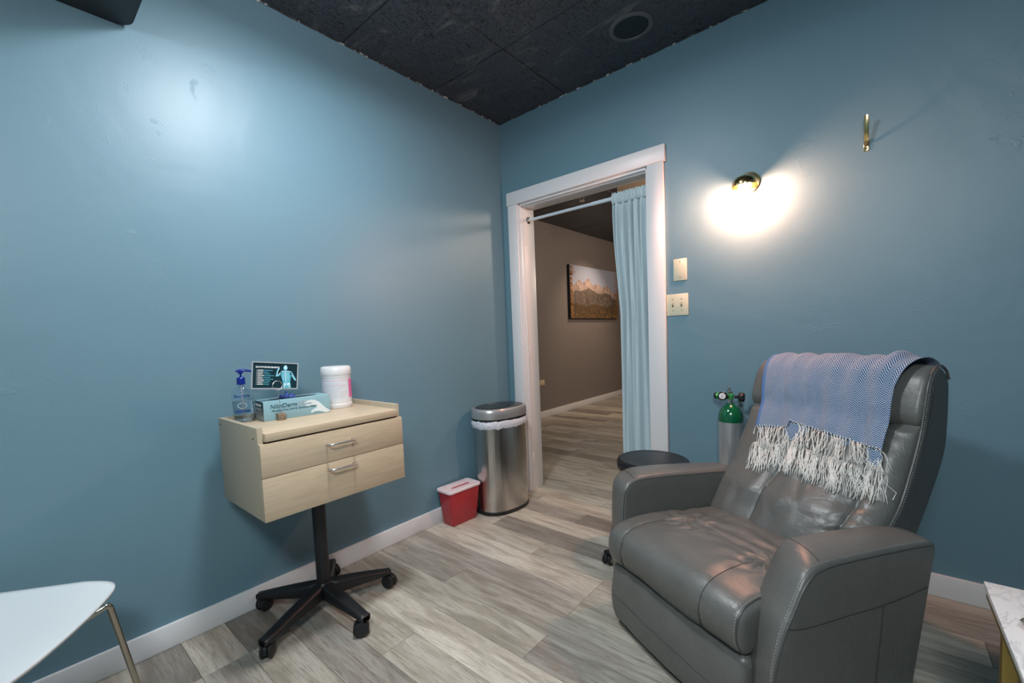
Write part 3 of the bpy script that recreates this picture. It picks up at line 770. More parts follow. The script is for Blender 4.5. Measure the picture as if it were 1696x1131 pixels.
# ------------------------------------------------------------------ throw over the backrest
T = thing('throw_blanket', 'blue and white herringbone throw with cream fringe over the recliner backrest', 'blanket', CO, CA)
tc_c = spline([(.520, .600), (.535, .66), (.548, .71), (.572, .76), (.598, .81), (.610, .86), (.626, .91), (.652, .962), (.695, .990), (.745, .994), (.790, .972), (.815, .93), (.818, .86), (.815, .76)], 200)
SL = np.r_[0, np.cumsum(np.linalg.norm(np.diff(tc_c, axis=0), axis=1))]
def tc_at(s):
    return float(np.interp(s, SL, tc_c[:, 0])), float(np.interp(s, SL, tc_c[:, 1]))
def s_of_z(z):
    i = int(np.argmin(abs(tc_c[:90, 1] - z))); return SL[i]
TN = tc_c[1:] - tc_c[:-1]
def tn(s):
    i = min(len(TN) - 1, int(np.searchsorted(SL, s))); t_ = TN[i] / np.linalg.norm(TN[i]); return -t_[1] * 1.0, t_[0] * 1.0
def wl_(s):   # left edge of the cloth along its length
    return float(np.interp(s, [0, .10, .25, .42, .70], [.215, .200, .178, .150, .140]))
def wr_(s):
    return float(np.interp(s, [0, .10, .25, .33, .42, .50, .70], [.655, .640, .632, .630, .650, .665, .668]))
def cloth(u, s, layer=0):
    d, z = tc_at(s); nx, nzv = tn(s)
    wv = wl_(s) + (wr_(s) - wl_(s)) * u
    drop = max(0, 1 - s / .34)
    f = .006 * math.sin(2 * PI * (u * 3.1 + .1) + s * 3) * drop + .004 * math.sin(2 * PI * (u * 6.3 + .3) + s * 5)
    f += .006 * nz(u * 4, s * 9, 3) + .0025 * nz(u * 13, s * 22, 5)
    f += .010 * math.exp(-((u - .50) / .05) ** 2) * math.exp(-((s - .44) / .10) ** 2) + .014 * math.exp(-((u - .86) / .05) ** 2) * math.exp(-((s - .47) / .10) ** 2)
    f = f + .010 - layer * .007
    return (wv, d + nx * f, z + nzv * f + .0)
def uvobj(b, fn, nu, nv, name, sc, off=(0, 0)):
    o = b.build(name, M['throw'], T, rec=False, angle=180); me = o.data
    uv = me.uv_layers.new(name='UVMap'); pts = [(fn(u / nu, v / nv)) for v in range(nv + 1) for u in range(nu + 1)]
    for lp in me.loops: uv.data[lp.index].uv = pts[lp.vertex_index]
    md = o.modifiers.new('s', 'SOLIDIFY'); md.thickness = .0028; md.offset = 0
    return o
# upper layer hem: left part at z .707 to .735 (u<.3) then .748 falling to .712
def hem_hi(u): return s_of_z(.708 + .070 * u) if u < .30 else s_of_z(.748 - .040 * (u - .30) / .70)
def hem_lo(u): return s_of_z(.655 + .085 * u if u < .35 else .685 - .030 * (u - .35) / .65)
SM = SL[-1]
def up(u, v): s = hem_hi(u) + (SM - hem_hi(u)) * v; return cloth(u, s, 0)
def upuv(u, v): s = hem_hi(u) + (SM - hem_hi(u)) * v; return (.5 * u, s)
b = MB(); b.grid(up, 150, 150); uvobj(b, upuv, 150, 150, 'upper_layer', 1)
def lo(u, v):
    u2 = .02 + .97 * u; s = hem_lo(u2) + (.36 - hem_lo(u2)) * v; return cloth(u2, s, 1.35)
def louv(u, v): s = hem_lo(u) + (.36 - hem_lo(u)) * v; return (.5 * u + .02, s)
b = MB(); b.grid(lo, 120, 60); uvobj(b, louv, 120, 60, 'lower_layer', 1)
random.seed(11)
ftree = bvh(lb)
def fringe(hem, layer, ln, n, name, skipl=None, ks=5):
    b = MB()
    for i in range(n):
        u = (i + .5) / n
        if skipl and skipl(u): continue
        base = Vector(cloth(u, hem(u) + .002, layer)); lean = random.gauss(0, .012) + .012 * math.sin(u * 40)
        for k in range(ks):
            a = base.copy(); pts = [a.copy()]; l_ = ln * random.uniform(.8, 1.12); wv = random.gauss(lean, .009) + .022; curl = random.gauss(0, .006)
            for j in range(1, 7):
                tt = j / 6; p = base + Vector((wv * tt + curl * math.sin(tt * PI * 1.6) + (k - ks / 2 + .5) * .0014 * min(1, tt * 2), -.006 * math.sin(tt * 2.4) - .33 * l_ * tt, -l_ * tt * .95))
                h, nn, ii, dd_ = ftree.ray_cast(Vector((p.x, .1, p.z)), Vector((0, 1, 0)), 1)
                lift = .004 + .004 * layer * 0 + .003 * random.random() + (.006 if layer == 0 else 0)
                if h: p.y = min(p.y, h.y - lift) if False else h.y - lift - (base.y * 0)
                if tt < .4 and layer == 0: p.y = min(p.y, base.y + (p.y - base.y) * tt * 2.5)
                pts.append(p)
            b.tube(pts, [.0010] * 6 + [.0014], 4)
        b.lathe([(0, -.003), (.0028, -.0015), (.0028, .0015), (0, .003)], tuple(base), 6)
    tag(b.build(name, M['fringe'], T, angle=180), kind='stuff')
fringe(hem_lo, 1.35, .105, 60, 'lower_fringe', ks=5)
fringe(hem_hi, 0, .080, 44, 'upper_fringe', ks=3)
# stray tassel at the left corner
b = MB()
for k in range(4):
    a = Vector(cloth(0, hem_hi(0), 0)); b.tube([a + Vector((-.012 * t_ - k * .0015 * t_, .006 * t_, -.012 * t_ - .05 * t_ * t_ / 2.2)) for t_ in (0, .4, .9, 1.5, 1.9)], .0012, 5)
tag(b.build('corner_tassel', M['fringe'], T), kind='stuff')

# ------------------------------------------------------------------ casters
def caster(parent, x, y, ang, r=.026, gloss='black_plastic', hub=None):
    ca, sa = math.cos(ang), math.sin(ang)
    ax = (-sa, ca, 0)
    cx, cy = x - ca * .012, y - sa * .012
    o = None
    wh = MB()
    for s in (-1, 1):
        wh.lathe([(0, -.007), (r * .8, -.007), (r, -.004), (r, .004), (r * .8, .007), (r * .55, .0085), (0, .0085)], (cx + ax[0] * s * .0145, cy + ax[1] * s * .0145, r + .0008), 28, (ax[0] * s, ax[1] * s, 0))
    o = wh.build('caster_wheel', M[gloss], parent)
    hd = MB()
    pr = [(r * 1.02 * math.cos(t), r * 1.02 * math.sin(t)) for t in [PI * (-.05 + 1.05 * i / 12) for i in range(13)]]
    rs = []
    for s in (-.0065, .0065):
        rs.append([(cx + ca * a + ax[0] * s, cy + sa * a + ax[1] * s, r + .0008 + c_) for a, c_ in pr])
    hd.rings(rs, cap=True); hd.lathe([(0, 0), (.009, 0), (.009, .022), (0, .022)], (x, y, r * 1.6), 12)
    hd.build('caster_fork', M['black_plastic'], parent)
    if hub:
        for s in (-1, 1): hb = MB(); hb.lathe([(r * .45, .0085), (r * .62, .0085), (r * .62, .010), (r * .45, .010)], (cx + ax[0] * s * .0145, cy + ax[1] * s * .0145, r + .0008), 24, (ax[0] * s, ax[1] * s, 0)); hb.build('hub_ring', M[hub], parent)

# ------------------------------------------------------------------ treatment cart
t = K = thing('drawer_cart', 'maple two-drawer cart on a black five-star rolling base', 'cart', (.27, -1.62, 0))
X0, X1, YA, YB, ZB = .10 - .27, .50 - .27, -1.911 + 1.62, -1.340 + 1.62, .544
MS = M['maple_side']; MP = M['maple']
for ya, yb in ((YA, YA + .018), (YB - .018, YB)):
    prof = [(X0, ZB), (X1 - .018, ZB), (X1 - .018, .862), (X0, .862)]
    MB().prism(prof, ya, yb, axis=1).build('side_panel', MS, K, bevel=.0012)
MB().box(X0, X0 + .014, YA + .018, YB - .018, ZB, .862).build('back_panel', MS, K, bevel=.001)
MB().box(X0 + .014, X1 - .018, YA + .018, YB - .018, ZB, ZB + .016).build('bottom_panel', MS, K)
MB().box(X0 + .014, X1 + .0, YA + .0185, YB - .0185, .8135, .842).build('worktop', MP, K, bevel=.0015)
for z0, z1 in ((.6935, .807), (ZB - .0, .6915)):
    fr_ = MB().box(X1 - .0175, X1, YA, YB, z0, z1).build('drawer_front', MP, K, bevel=.0012)
    zc = .762 if z0 > .6 else .668
    hy = -.010
    pts = [(X1, hy - .06, zc)] + [(X1 + .026 + .006 * math.cos(a), hy - .06 + .006 - .006 * math.sin(a) * 1, zc) for a in (PI * .5, PI * .25, 0)]
    pts = [(X1, hy - .052, zc), (X1 + .022, hy - .052, zc), (X1 + .028, hy - .046, zc), (X1 + .030, hy - .038, zc), (X1 + .030, hy + .038, zc), (X1 + .028, hy + .046, zc), (X1 + .022, hy + .052, zc), (X1, hy + .052, zc)]
    MB().tube(pts, .0042, 12).build('handle', M['satin'], fr_)
MB().box(X0 + .014, X1 - .02, YA + .018, YB - .018, .56, .8134).build('drawer_box', M['gap'], K)
for x, z in ((X1 - .055, .822), (X0 + .02, .838)): MB().lathe([(0, 0), (.0035, 0), (.0035, .001), (0, .001)], (x, YA, z), 12, (0, -1, 0)).build('screw_hole', M['black_plastic'], K)
MB().lathe([(.027, .085), (.027, ZB - .004), (.0, ZB - .004), (0, .085)], n=32).build('post', M['black_plastic'], K)
MB().lathe([(0, .06), (.034, .06), (.040, .070), (.040, .105), (.034, .125), (.029, .13), (0, .13)], n=32).build('hub', M['black_plastic'], K)
MB().box(-.07, .07, -.07, .07, ZB - .008, ZB + .0005).build('mounting_plate', M['black_plastic'], K)
for a, rl, ca_ in ((4, 0, .9), (76, 0, 2.2), (147, 0, .9), (219, 0, 1.2), (290.5, .022, .5)):
    a = math.radians(a); ca, sa = math.cos(a), math.sin(a)
    rs = []
    for q in list(np.linspace(0, .93, 14)) + [.965, 1.0]:
        rr = .020 + min(q, .93) / .93 * (.256 + rl) + [0, .010, .015][max(0, int(round((q - .93) / .035)))] * (q > .94); qq = min(q, .93); zt = .130 - .040 * qq - .010 * qq * qq; zb = .064 - .006 * qq; hw = .030 - .006 * qq
        if q > .99: zt -= .010; hw -= .010; zb += .008
        elif q > .94: zt -= .002; hw -= .003; zb += .002

        if q == 0: hw = .018
        sec = rrect(-hw, hw, zb, zt, min(.017, hw * .9), 5)
        rs.append([(ca * rr - sa * l_, sa * rr + ca * l_, z) for l_, z in sec])
    MB().rings(rs).build('base_leg', M['black_plastic'], K, angle=60)
    caster(K, ca * (.274 + rl), sa * (.274 + rl), a + ca_, r=.030)

# ------------------------------------------------------------------ things on the cart  (worktop z = .842)
ZT = .842
t = thing('sanitizer_bottle', 'clear hand sanitizer pump bottle with blue pump at the cart left corner', 'bottle', (.165, -1.842, ZT), math.radians(68))
def oval(prof, sx, sy): return MB().lathe(prof, n=36, sx=sx, sy=sy)
oval([(0, .0005), (.030, .0005), (.036, .006), (.037, .03), (.036, .10), (.034, .118), (.022, .134), (.012, .140), (.012, .150), (.0112, .150), (.0112, .139), (.021, .1325), (.0328, .117), (.0348, .10), (.0358, .03), (.035, .008), (0, .004)], 1.0, .72).build('bottle_body', M['clear'], t)
oval([(0, .0045), (.0345, .0085), (.0352, .03), (.0346, .082), (0, .082)], .985, .70).build('gel', M['gel'], t)
MB().lathe([(0, .150), (.0145, .146), (.0150, .150), (.0150, .170), (.011, .175), (.006, .176), (0, .177)], n=28).build('pump_collar', M['navy'], t)
MB().lathe([(.0, .175), (.0035, .176), (.0035, .187), (.009, .190), (.010, .200), (.006, .204), (0, .205)], n=20).tube([(-.016, 0, .200), (0, 0, .201), (.020, 0, .2), (.036, 0, .196), (.039, 0, .191)], [.004, .006, .005, .004, .003], 10).build('pump_head', M['navy'], t)
MB().tube([(0, 0, .145), (.002, 0, .02)], .0035, 8).build('dip_tube', M['white_plastic'], t)
def on_bottle(body, size, z, mt, x=0):
    me = text(body, size, mt, t, Matrix.Identity(4), ext=.0, align='CENTER', bold=.0004)
    for v in me.data.vertices:
        x_, y_ = v.co.x + x, v.co.y; a = x_ / .030
        v.co = Vector((.0375 * math.sin(a), -.0375 * .735 * math.cos(a) - .0003, z + y_))
on_bottle('Bactive', .0165, .098, M['ink_blue'])
b = MB(); b.grid(lambda u, v: (.0378 * math.sin(-.75 + 1.5 * u), -.0378 * .74 * math.cos(-.75 + 1.5 * u), .040 + .008 * v), 14, 1); b.build('label_band', M['ink_blue'], t)
b = MB(); b.rings([[(.0378 * math.sin((.013 - k) * math.cos(a) / .03), -.0378 * .745 * math.cos((.013 - k) * math.cos(a) / .03), .066 + (.011 - k) * math.sin(a)) for a in [2 * PI * i / 24 for i in range(24)]] for k in (0, .0012)], cap=False); b.build('label_seal', M['ink_white'], t)
b = MB(); b.add([(-.004, -.0285, .118), (0, -.0285, .1145), (.007, -.0283, .123), (.0, -.0285, .118)], [(0, 1, 2, 3)]); b.build('leaf_mark', M['ink_blue'], t)

# glove box, long face towards +x
t = thing('glove_box', 'pale blue box of nitrile gloves lying on the cart top', 'box', (.252, -1.800, ZT), math.atan2(-.028, .257))
# local: x axis -> away from long face ; y along the long face ; long face is x=0, body x in [-.115,0]
BL, BW, BH = .258, .118, .075
b = MB().box(-BW, 0, 0, BL, 0.0005, BH); b.build('carton', M['box_blue'], t, bevel=.001)
MB().box(-BW + .0005, -.0005, -.0006, 0, .001, BH - .0008).build('end_panel', M['box_end'], t)
b = MB(); b.prism([(-.060 + .024 * math.cos(a) * (1 if abs(math.cos(a)) < .5 else 1), BL / 2 + .095 * math.sin(a)) for a in [2 * PI * i / 24 for i in range(24)]], BH + .0002, BH + .0010); b.build('opening', M['slot'], t)
fm = face_mtx((.0006, .022, .046), (0, 1, 0), (0, 0, 1))
text('NitriDerm', .0235, M['ink_teal'], t, fm, bold=.0002, shear=.25)
text('200', .0235, M['ink_grey'], t, face_mtx((.0006, .124, .046), (0, 1, 0), (0, 0, 1)), shear=.3)
text('Powder-Free Nitrile Synthetic Exam', .0118, M['ink_teal'], t, face_mtx((.0006, .028, .033), (0, 1, 0), (0, 0, 1)), shear=.25)
b = MB(); [b.box(.0004, .0007, .035 + i * .0, .155, .018 - i * .006, .0187 - i * .006) for i in range(2)]; b.build('small_print', M['ink_grey'], t)
text('NitriDerm 200', .0125, M['ink_white'], t, face_mtx((-BW + .012, -.0012, .056), (1, 0, 0), (0, 0, 1)), bold=.0002)
b = MB(); b.box(-BW + .012, -.02, -.0012, -.0008, .046, .0475); b.box(-BW + .012, -.03, -.0012, -.0008, .042, .0432); b.build('small_print', M['ink_white'], t)
b = MB(); b.box(-.024, -.012, -.0013, -.0008, .006, .018); b.box(-.040, -.030, -.0013, -.0008, .006, .018); b.build('end_marks', M['ink_grey'], t)
# gloved hand print (pinching pose)
hand = [(.150, .051), (.160, .060), (.178, .063), (.196, .060), (.212, .050), (.226, .034), (.240, .020), (.254, .010), (.256, .003), (.236, .002), (.222, .008), (.205, .013), (.190, .012), (.180, .008), (.176, .013), (.184, .021), (.197, .026), (.203, .033), (.196, .039), (.180, .040), (.166, .038), (.154, .040), (.158, .044), (.176, .046), (.186, .049), (.178, .052), (.162, .050)]
b = MB(); b.prism(hand, .0002, .0009, axis=0); b.build('hand_print', M['glove_white'], t)
# glove tuft
tt = MB()
for (y0_, w_, h_, a_) in ((.085, .022, .020, -.35), (.100, .026, .028, .1), (.115, .030, .020, .5), (.128, .020, .011, .9)):
    rs = []
    for q in np.linspace(0, 1, 6):
        ww = w_ * (1 - q ** 1.6) + .002; zc = BH + h_ * q
        rs.append([(-.062 + .012 * math.sin(a_ + q * 2) + .35 * ww * math.cos(k) * .5 + .004 * math.sin(3 * k), y0_ + a_ * h_ * q * .6 + ww * .5 * math.sin(k), zc) for k in [2 * PI * i / 12 for i in range(12)]])
    tt.rings(rs)
tt.build('protruding_glove', M['glove'], t, angle=50)

# wipes canister
t = thing('wipes_canister', 'white tub of cleaning wipes with a pink label stripe', 'canister', (.180, -1.455, ZT), math.radians(58))
t.scale = (.94, .94, .95)
MB().lathe([(0, .0005), (.066, .0005), (.069, .006), (.069, .020), (.0675, .022), (.0675, .145), (.069, .150), (.069, .157), (0, .158)], n=48).build('tub', M['white_plastic'], t)
MB().lathe([(0, .157), (.070, .157), (.071, .160), (.070, .186), (.0665, .194), (.060, .1965), (.050, .195), (0, .194)], n=48).build('lid', M['white_plastic'], t)
MB().prism([(.010 + .016 * math.cos(a), -.024 + .022 * math.sin(a)) for a in [2 * PI * i / 20 for i in range(20)]], .1935, .1965).build('flip_cap', M['white_plastic'], t, bevel=.001)
def cyl_patch(a0, a1, z0, z1, r=.0679, n=20):
    b = MB(); b.grid(lambda u, v: (r * math.sin(a0 + (a1 - a0) * u), -r * math.cos(a0 + (a1 - a0) * u), z0 + (z1 - z0) * v), n, 1); return b
cyl_patch(-1.3, 1.5, .040, .138).build('label', M['label_white'], t)
cyl_patch(.95, 1.75, .048, .136, .0682).build('label_stripe', M['pink'], t)
b = MB(); random.seed(5)
for i in range(13):
    z = .050 + i * .0058
    b.grid(lambda u, v, z=z, e_=random.uniform(.2, .8): (.0681 * math.sin(-.95 + (.95 + e_) * u), -.0681 * math.cos(-.95 + (.95 + e_) * u), z + .0011 * v), 10, 1)
b.build('label_print', M['ink_grey'], t)
b = MB(); b.grid(lambda u, v: (.0682 * math.sin(-1 + 1.85 * u), -.0682 * math.cos(-1 + 1.85 * u), .1305 + .0016 * v), 14, 1); b.grid(lambda u, v: (.0682 * math.sin(-1 + 1.6 * u), -.0682 * math.cos(-1 + 1.6 * u), .108 + .0012 * v), 14, 1); b.build('label_rule', M['pink'], t)

# clip stand with sign
t = thing('sign_holder', 'dark glutathione benefits card in a clear frame on a wire clip stand', 'sign', (.271, -1.744, ZT), 0)
MB().box(-.014, .014, -.0145, .0145, .0005, .027).build('stone_base', M['stone'], t, bevel=.002)
MB().tube([(0, 0, .027), (-.002, -.002, .08), (-.004, -.004, .118)], .0007, 6).build('wire', M['satin'], t)
b = MB(); b.tube([(-.004, -.004 + .018 * math.sin(a), .136 - .018 * math.cos(a)) for a in [2 * PI * i / 28 for i in range(29)]], .0009, 6); b.build('ring_clip', M['satin'], t)
# card plane: origin at its lower left as seen, right vector and up vector (slightly tilted)
TLp, TRp, BLp = Vector((.245, -1.822, 1.074)), Vector((.245, -1.655, 1.054)), Vector((.245, -1.832, .977))
org = BLp - Vector(t.location); xr = (TRp - TLp); yu = (TLp - BLp); Wc, Hc = xr.length, yu.length
cm = face_mtx(org, xr, yu)
def card(poly_boxes, z0, z1, name, mt, bevel=0):
    b = MB()
    for x0, x1, y0, y1 in poly_boxes: b.box(x0, x1, y0, y1, z0, z1)
    b.v = [tuple(cm @ Vector(p)) for p in b.v]; return b.build(name, mt, t, bevel=bevel)
f_ = .004
card([(0, Wc, 0, Hc)], -.0025, -.0005, 'card', M['card'])
card([(-f_, Wc + f_, -f_, 0), (-f_, Wc + f_, Hc, Hc + f_), (-f_, 0, 0, Hc), (Wc, Wc + f_, 0, Hc)], -.004, .002, 'frame', mat('clear_frame', (.55, .60, .64), .12, .3))
o_ = lambda x, y: cm @ Matrix.Translation((x, y, .0))
text('GLUTATHIONE BENEFITS', .0078, M['ink_white'], t, o_(.010, Hc - .019), bold=.00035)
random.seed(9)
rows_ = []
for i in range(9):
    y = Hc - .030 - i * .0068; x1 = .019 + random.uniform(.016, .024)
    rows_.append((.013, .0145, y, y + .0022)); rows_.append((.017, x1, y, y + .0026))
card(rows_, 0, .0003, 'bullet_heads', M['ink_white'])
card([(r_[1] + .002, min(.088, r_[1] + random.uniform(.018, .045)), r_[2], r_[2] + .002) for r_ in rows_[1::2]], 0, .0003, 'bullet_text', M['xray'])
# translucent anatomical figure: outline shapes and bones
def fig(polys, z, name, mt):
    b = MB()
    for p in polys: b.prism([(x, y) for x, y in p], z, z + .0003)
    b.v = [tuple(cm @ Vector(p)) for p in b.v]; return b.build(name, mt, t)
def band(pts, w_):
    out = []; back = []
    for i, p in enumerate(pts):
        a = Vector(pts[min(i + 1, len(pts) - 1)]) - Vector(pts[max(i - 1, 0)]); n_ = Vector((-a.y, a.x)).normalized()
        ww = w_[i] if isinstance(w_, list) else w_
        out.append(tuple(Vector(p) + n_ * ww)); back.append(tuple(Vector(p) - n_ * ww))
    return out + back[::-1]
ell = lambda x, y, a, b_: [(x + a * math.cos(q), y + b_ * math.sin(q)) for q in [2 * PI * i / 18 for i in range(18)]]
body = [[(.100, .064), (.112, .069), (.126, .068), (.142, .066), (.148, .060), (.143, .040), (.142, .022), (.146, .001), (.113, .001), (.114, .020), (.108, .040)],
        band([(.104, .064), (.094, .050), (.089, .046), (.091, .060), (.096, .078)], [.005, .005, .005, .004, .004]), band([(.143, .062), (.152, .048), (.163, .032)], [.005, .0045, .004]), ell(.1215, .080, .0085, .0115), [(.117, .066), (.126, .066), (.125, .072), (.118, .072)]]
fig(body, .0001, 'figure', M['xray'])
bones = [band([(.122, .068), (.1225, .045), (.126, .020)], .0011), band([(.106, .066), (.122, .069), (.144, .066)], .0012), ell(.1215, .082, .0058, .0078), band([(.103, .062), (.093, .050), (.089, .046), (.092, .062), (.096, .078)], .0011), band([(.145, .063), (.153, .047), (.164, .031)], .0011),
         ell(.121, .0145, .0055, .0055), ell(.135, .0155, .0060, .0065), band([(.120, .014), (.118, .001)], .0015), band([(.136, .014), (.140, .001)], .0015)]
for k in range(5): bones.append(band([(.111, .058 - k * .006), (.122, .061 - k * .006), (.137, .057 - k * .006)], .0006))
fig(bones, .0005, 'bones', M['xray_light'])
for k in range(4): pass

# ------------------------------------------------------------------ trash can
def sup(a, b_, n, p=2.3): return [(a * math.copysign(abs(math.cos(t_)) ** (2 / p), math.cos(t_)), b_ * math.copysign(abs(math.sin(t_)) ** (2 / p), math.sin(t_))) for t_ in [2 * PI * i / n for i in range(n)]]
t = thing('trash_can', 'stainless steel sensor trash can with a white liner in the corner', 'trash can', (.160, -.315, 0), -.13)
def oring(k, z, dx=0, f=None):
    return [(x * k + dx, y * k, z + (f(x, y) if f else 0)) for x, y in sup(.137, .200, 64)]
MB().rings([oring(.955, 0), oring(.965, .004), oring(.965, .022), oring(.94, .026)]).build('base_ring', M['black_plastic'], t)
MB().rings([oring(.945, .022), oring(.945, .585)]).build('body', M['steel'], t, angle=50)
# liner: gathered plastic
rs = []
random.seed(2)
for j in range(9):
    v = j / 8; z = .553 + .052 * v; r_ = []
    for i, (x, y) in enumerate(sup(.137, .200, 160)):
        a = 2 * PI * i / 160
        k = .975 + .035 * math.sin(v * PI) + .018 * nz(a * 9, v * 3, 1) + .012 * nz(a * 26, v * 5, 2)
        zz = z + (.010 * nz(a * 5, 0, 7) + .004 * nz(a * 22, 0, 3)) * (1 - v)
        r_.append((x * k, y * k, zz))
    rs.append(r_)
MB().rings(rs, cap=False).build('bin_liner', M['bag'], t, angle=60)
MB().rings([oring(.975, .598), oring(.985, .600), oring(.985, .614), oring(.96, .616)]).build('lid_gasket', M['black_plastic'], t)
MB().rings([oring(.98, .612), oring(1.0, .616), oring(1.0, .652), oring(.985, .666), oring(.955, .674), oring(.90, .677), oring(.87, .674)]).build('lid', M['silver_plastic'], t, angle=40)
MB().rings([oring(.865, .6735), oring(.865, .6765), oring(.84, .679), oring(.5, .6815), oring(.05, .682)]).build('lid_flap', mat('smoked_lid', (.018, .026, .030), .34), t, angle=50)
MB().lathe([(0, .0), (.013, .0), (.013, .003), (.009, .004), (0, .0035)], (.075, .02, .680), 20).build('sensor', M['black_gloss'], t)
MB().box(-.085, -.065, -.03, .03, .680, .6825).build('lid_badge', M['satin'], t, bevel=.001)

# ------------------------------------------------------------------ sharps container
t = thing('sharps_container', 'red plastic sharps container with a pale slotted lid', 'sharps container', (.086, -.640, 0), math.radians(-3))
def rr_ring(hx, hy, r, z): return [(x, y, z) for x, y in rrect(-hx, hx, -hy, hy, r, 5)]
MB().rings([rr_ring(.046, .094, .012, .0), rr_ring(.050, .098, .014, .005), rr_ring(.062, .122, .016, .210), rr_ring(.060, .120, .015, .210), rr_ring(.048, .096, .012, .01)]).build('tub', M['red'], t, angle=40)
MB().rings([rr_ring(.0630, .124, .018, .205), rr_ring(.068, .131, .022, .208), rr_ring(.068, .131, .022, .218), rr_ring(.065, .128, .020, .222), rr_ring(.057, .119, .014, .222), rr_ring(.054, .116, .012, .219)]).build('lid', M['pink_lid'], t, angle=35)
MB().box(.004, .016, -.066, .072, .2185, .2210).build('slot', M['red'], t)
MB().box(-.056, -.012, -.080, .090, .219, .2235).build('hinged_flap', M['pink_lid'], t, bevel=.002)

# ------------------------------------------------------------------ rolling stool
t = thing('rolling_stool', 'round black rolling stool behind the recliner arm', 'stool', (1.20, -.37, 0))
MB().lathe([(0, .440), (.150, .440), (.163, .444), (.170, .456), (.171, .484), (.166, .494), (.155, .499), (.145, .497), (.10, .500), (0, .501)], n=56).build('seat', M['black_vinyl'], t)
MB().lathe([(0, .06), (.026, .06), (.026, .25), (.016, .252), (.016, .44), (0, .44)], n=24).build('gas_column', M['black_plastic'], t)
for i in range(5):
    a = math.radians(163 + 72 * i); ca, sa = math.cos(a), math.sin(a)
    if i == 0: pass
    rs = []
    for q in np.linspace(0, 1, 9):
        rr = .015 + q * .252; zt = .095 - .030 * q; zb = .062 - .004 * q; hw = .020 - .004 * q
        rs.append([(ca * rr - sa * l_, sa * rr + ca * l_, z) for l_, z in rrect(-hw, hw, zb, zt, .009, 3)])
    MB().rings(rs).build('base_leg', M['black_plastic'], t, angle=60)
    caster(t, ca * .262, sa * .262, a + (1.1 if i == 0 else .6), r=.026, hub='chrome')

# ------------------------------------------------------------------ oxygen cylinder
t = thing('oxygen_cylinder', 'green-topped aluminium oxygen cylinder with regulator by the wall', 'gas cylinder', (1.484, -.082, 0))
MB().lathe([(0, .0), (.048, .0), (.0545, .008), (.0555, .02), (.0555, .662), (0, .662)], n=48).build('tank', M['alu'], t)
MB().lathe([(0, .662), (.0560, .662), (.0562, .668), (.0555, .690), (.050, .712), (.040, .730), (.027, .742), (.018, .748), (.0165, .754), (0, .754)], n=48).build('shoulder', M['green'], t)
MB().lathe([(0, .752), (.0125, .752), (.0125, .772), (.010, .775), (.010, .812), (0, .812)], n=20).build('valve_post', M['chrome'], t)
MB().box(-.013, .013, -.013, .013, .772, .802).build('yoke', M['lime'], t, bevel=.003)
MB().lathe([(0, -.058), (.013, -.058), (.0155, -.052), (.0155, -.04), (.0155, .0), (.013, .012), (0, .012)], (-.016, -.002, .787), 24, (1, 0, 0)).build('regulator_body', M['black_plastic'], t)
MB().lathe([(.0158, -.012), (.0162, -.012), (.0162, .012), (.0158, .012)], (-.050, -.002, .787), 24, (1, 0, 0)).build('regulator_band', M['lime'], t)
g = MB().lathe([(0, 0), (.019, 0), (.021, .004), (.021, .016), (.018, .019), (.0165, .017), (0, .017)], (-.030, -.018, .789), 32, (.1, -1, .1)).build('pressure_gauge', M['black_gloss'], t)
MB().lathe([(0, .0172), (.0150, .0172), (.0150, .0180), (0, .0180)], (-.030, -.018, .789), 32, (.1, -1, .1)).build('gauge_dial', M['white_plastic'], g)
MB().tube([(-.030 + .004, -.037, .793), (-.033, -.037, .784)], .0012, 6).build('gauge_needle', M['red'], g)
MB().lathe([(0, .012), (.0085, .012), (.0085, .030), (.021, .031), (.023, .036), (.023, .052), (.019, .056), (0, .056)], (.006, 0, .785), 6, (1, 0, 0)).build('tightening_knob', M['black_plastic'], t, bevel=.002)
MB().tube([(-.004, -.004, .81), (-.006, -.006, .824), (.002, -.010, .828)], .006, 10).tube([(-.010, -.006, .842), (.004, -.006, .820)], .005, 10).build('wrench_toggle', M['chrome'], t)
MB().tube([(-.045, -.004, .773), (-.045, -.004, .757)], .0025, 8).build('hose_barb', M['satin'], t)

# ------------------------------------------------------------------ side table and dish
t = thing('side_table', 'white marble-topped side table with gold legs at the right edge', 'table', (2.50, -1.22, 0))
tx0, tx1, ty0, ty1 = 2.225 - 2.5, 2.775 - 2.5, -1.50 + 1.22, -.94 + 1.22
MB().box(tx0, tx1, ty0, ty1, .490, .500).build('marble_top', M['marble'], t, bevel=.0015)
MB().box(tx0 + .001, tx1 - .001, ty0 + .001, ty1 - .001, .484, .490).build('top_edge', M['edge'], t)
b = MB(); fw2 = .020
b.box(tx0 + .004, tx0 + .004 + fw2, ty0 + .004, ty1 - .004, .464, .484); b.box(tx1 - .004 - fw2, tx1 - .004, ty0 + .004, ty1 - .004, .464, .484)
b.box(tx0 + .024, tx1 - .024, ty0 + .004, ty0 + .024, .464, .484); b.box(tx0 + .024, tx1 - .024, ty1 - .024, ty1 - .004, .464, .484)
b.build('frame', M['gold'], t)
for x in (tx0 + .024, tx1 - .049):
    for y in (ty0 + .03, ty1 - .055):
        MB().box(x, x + .025, y, y + .025, 0, .464).build('leg', M['gold'], t, bevel=.0015)
t = thing('glass_dish', 'small faceted beige glass dish on the marble table', 'dish', (2.311, -1.150, .500), 0)
hexa = lambda r, z, a0=0: [(r * math.cos(a0 + k * PI / 3), r * math.sin(a0 + k * PI / 3), z) for k in range(6)]
MB().rings([hexa(.050, .0), hexa(.064, .024, .0), hexa(.061, .025, .0), hexa(.046, .004, 0)]).build('dish_body', M['glass_dish'], t, angle=5)
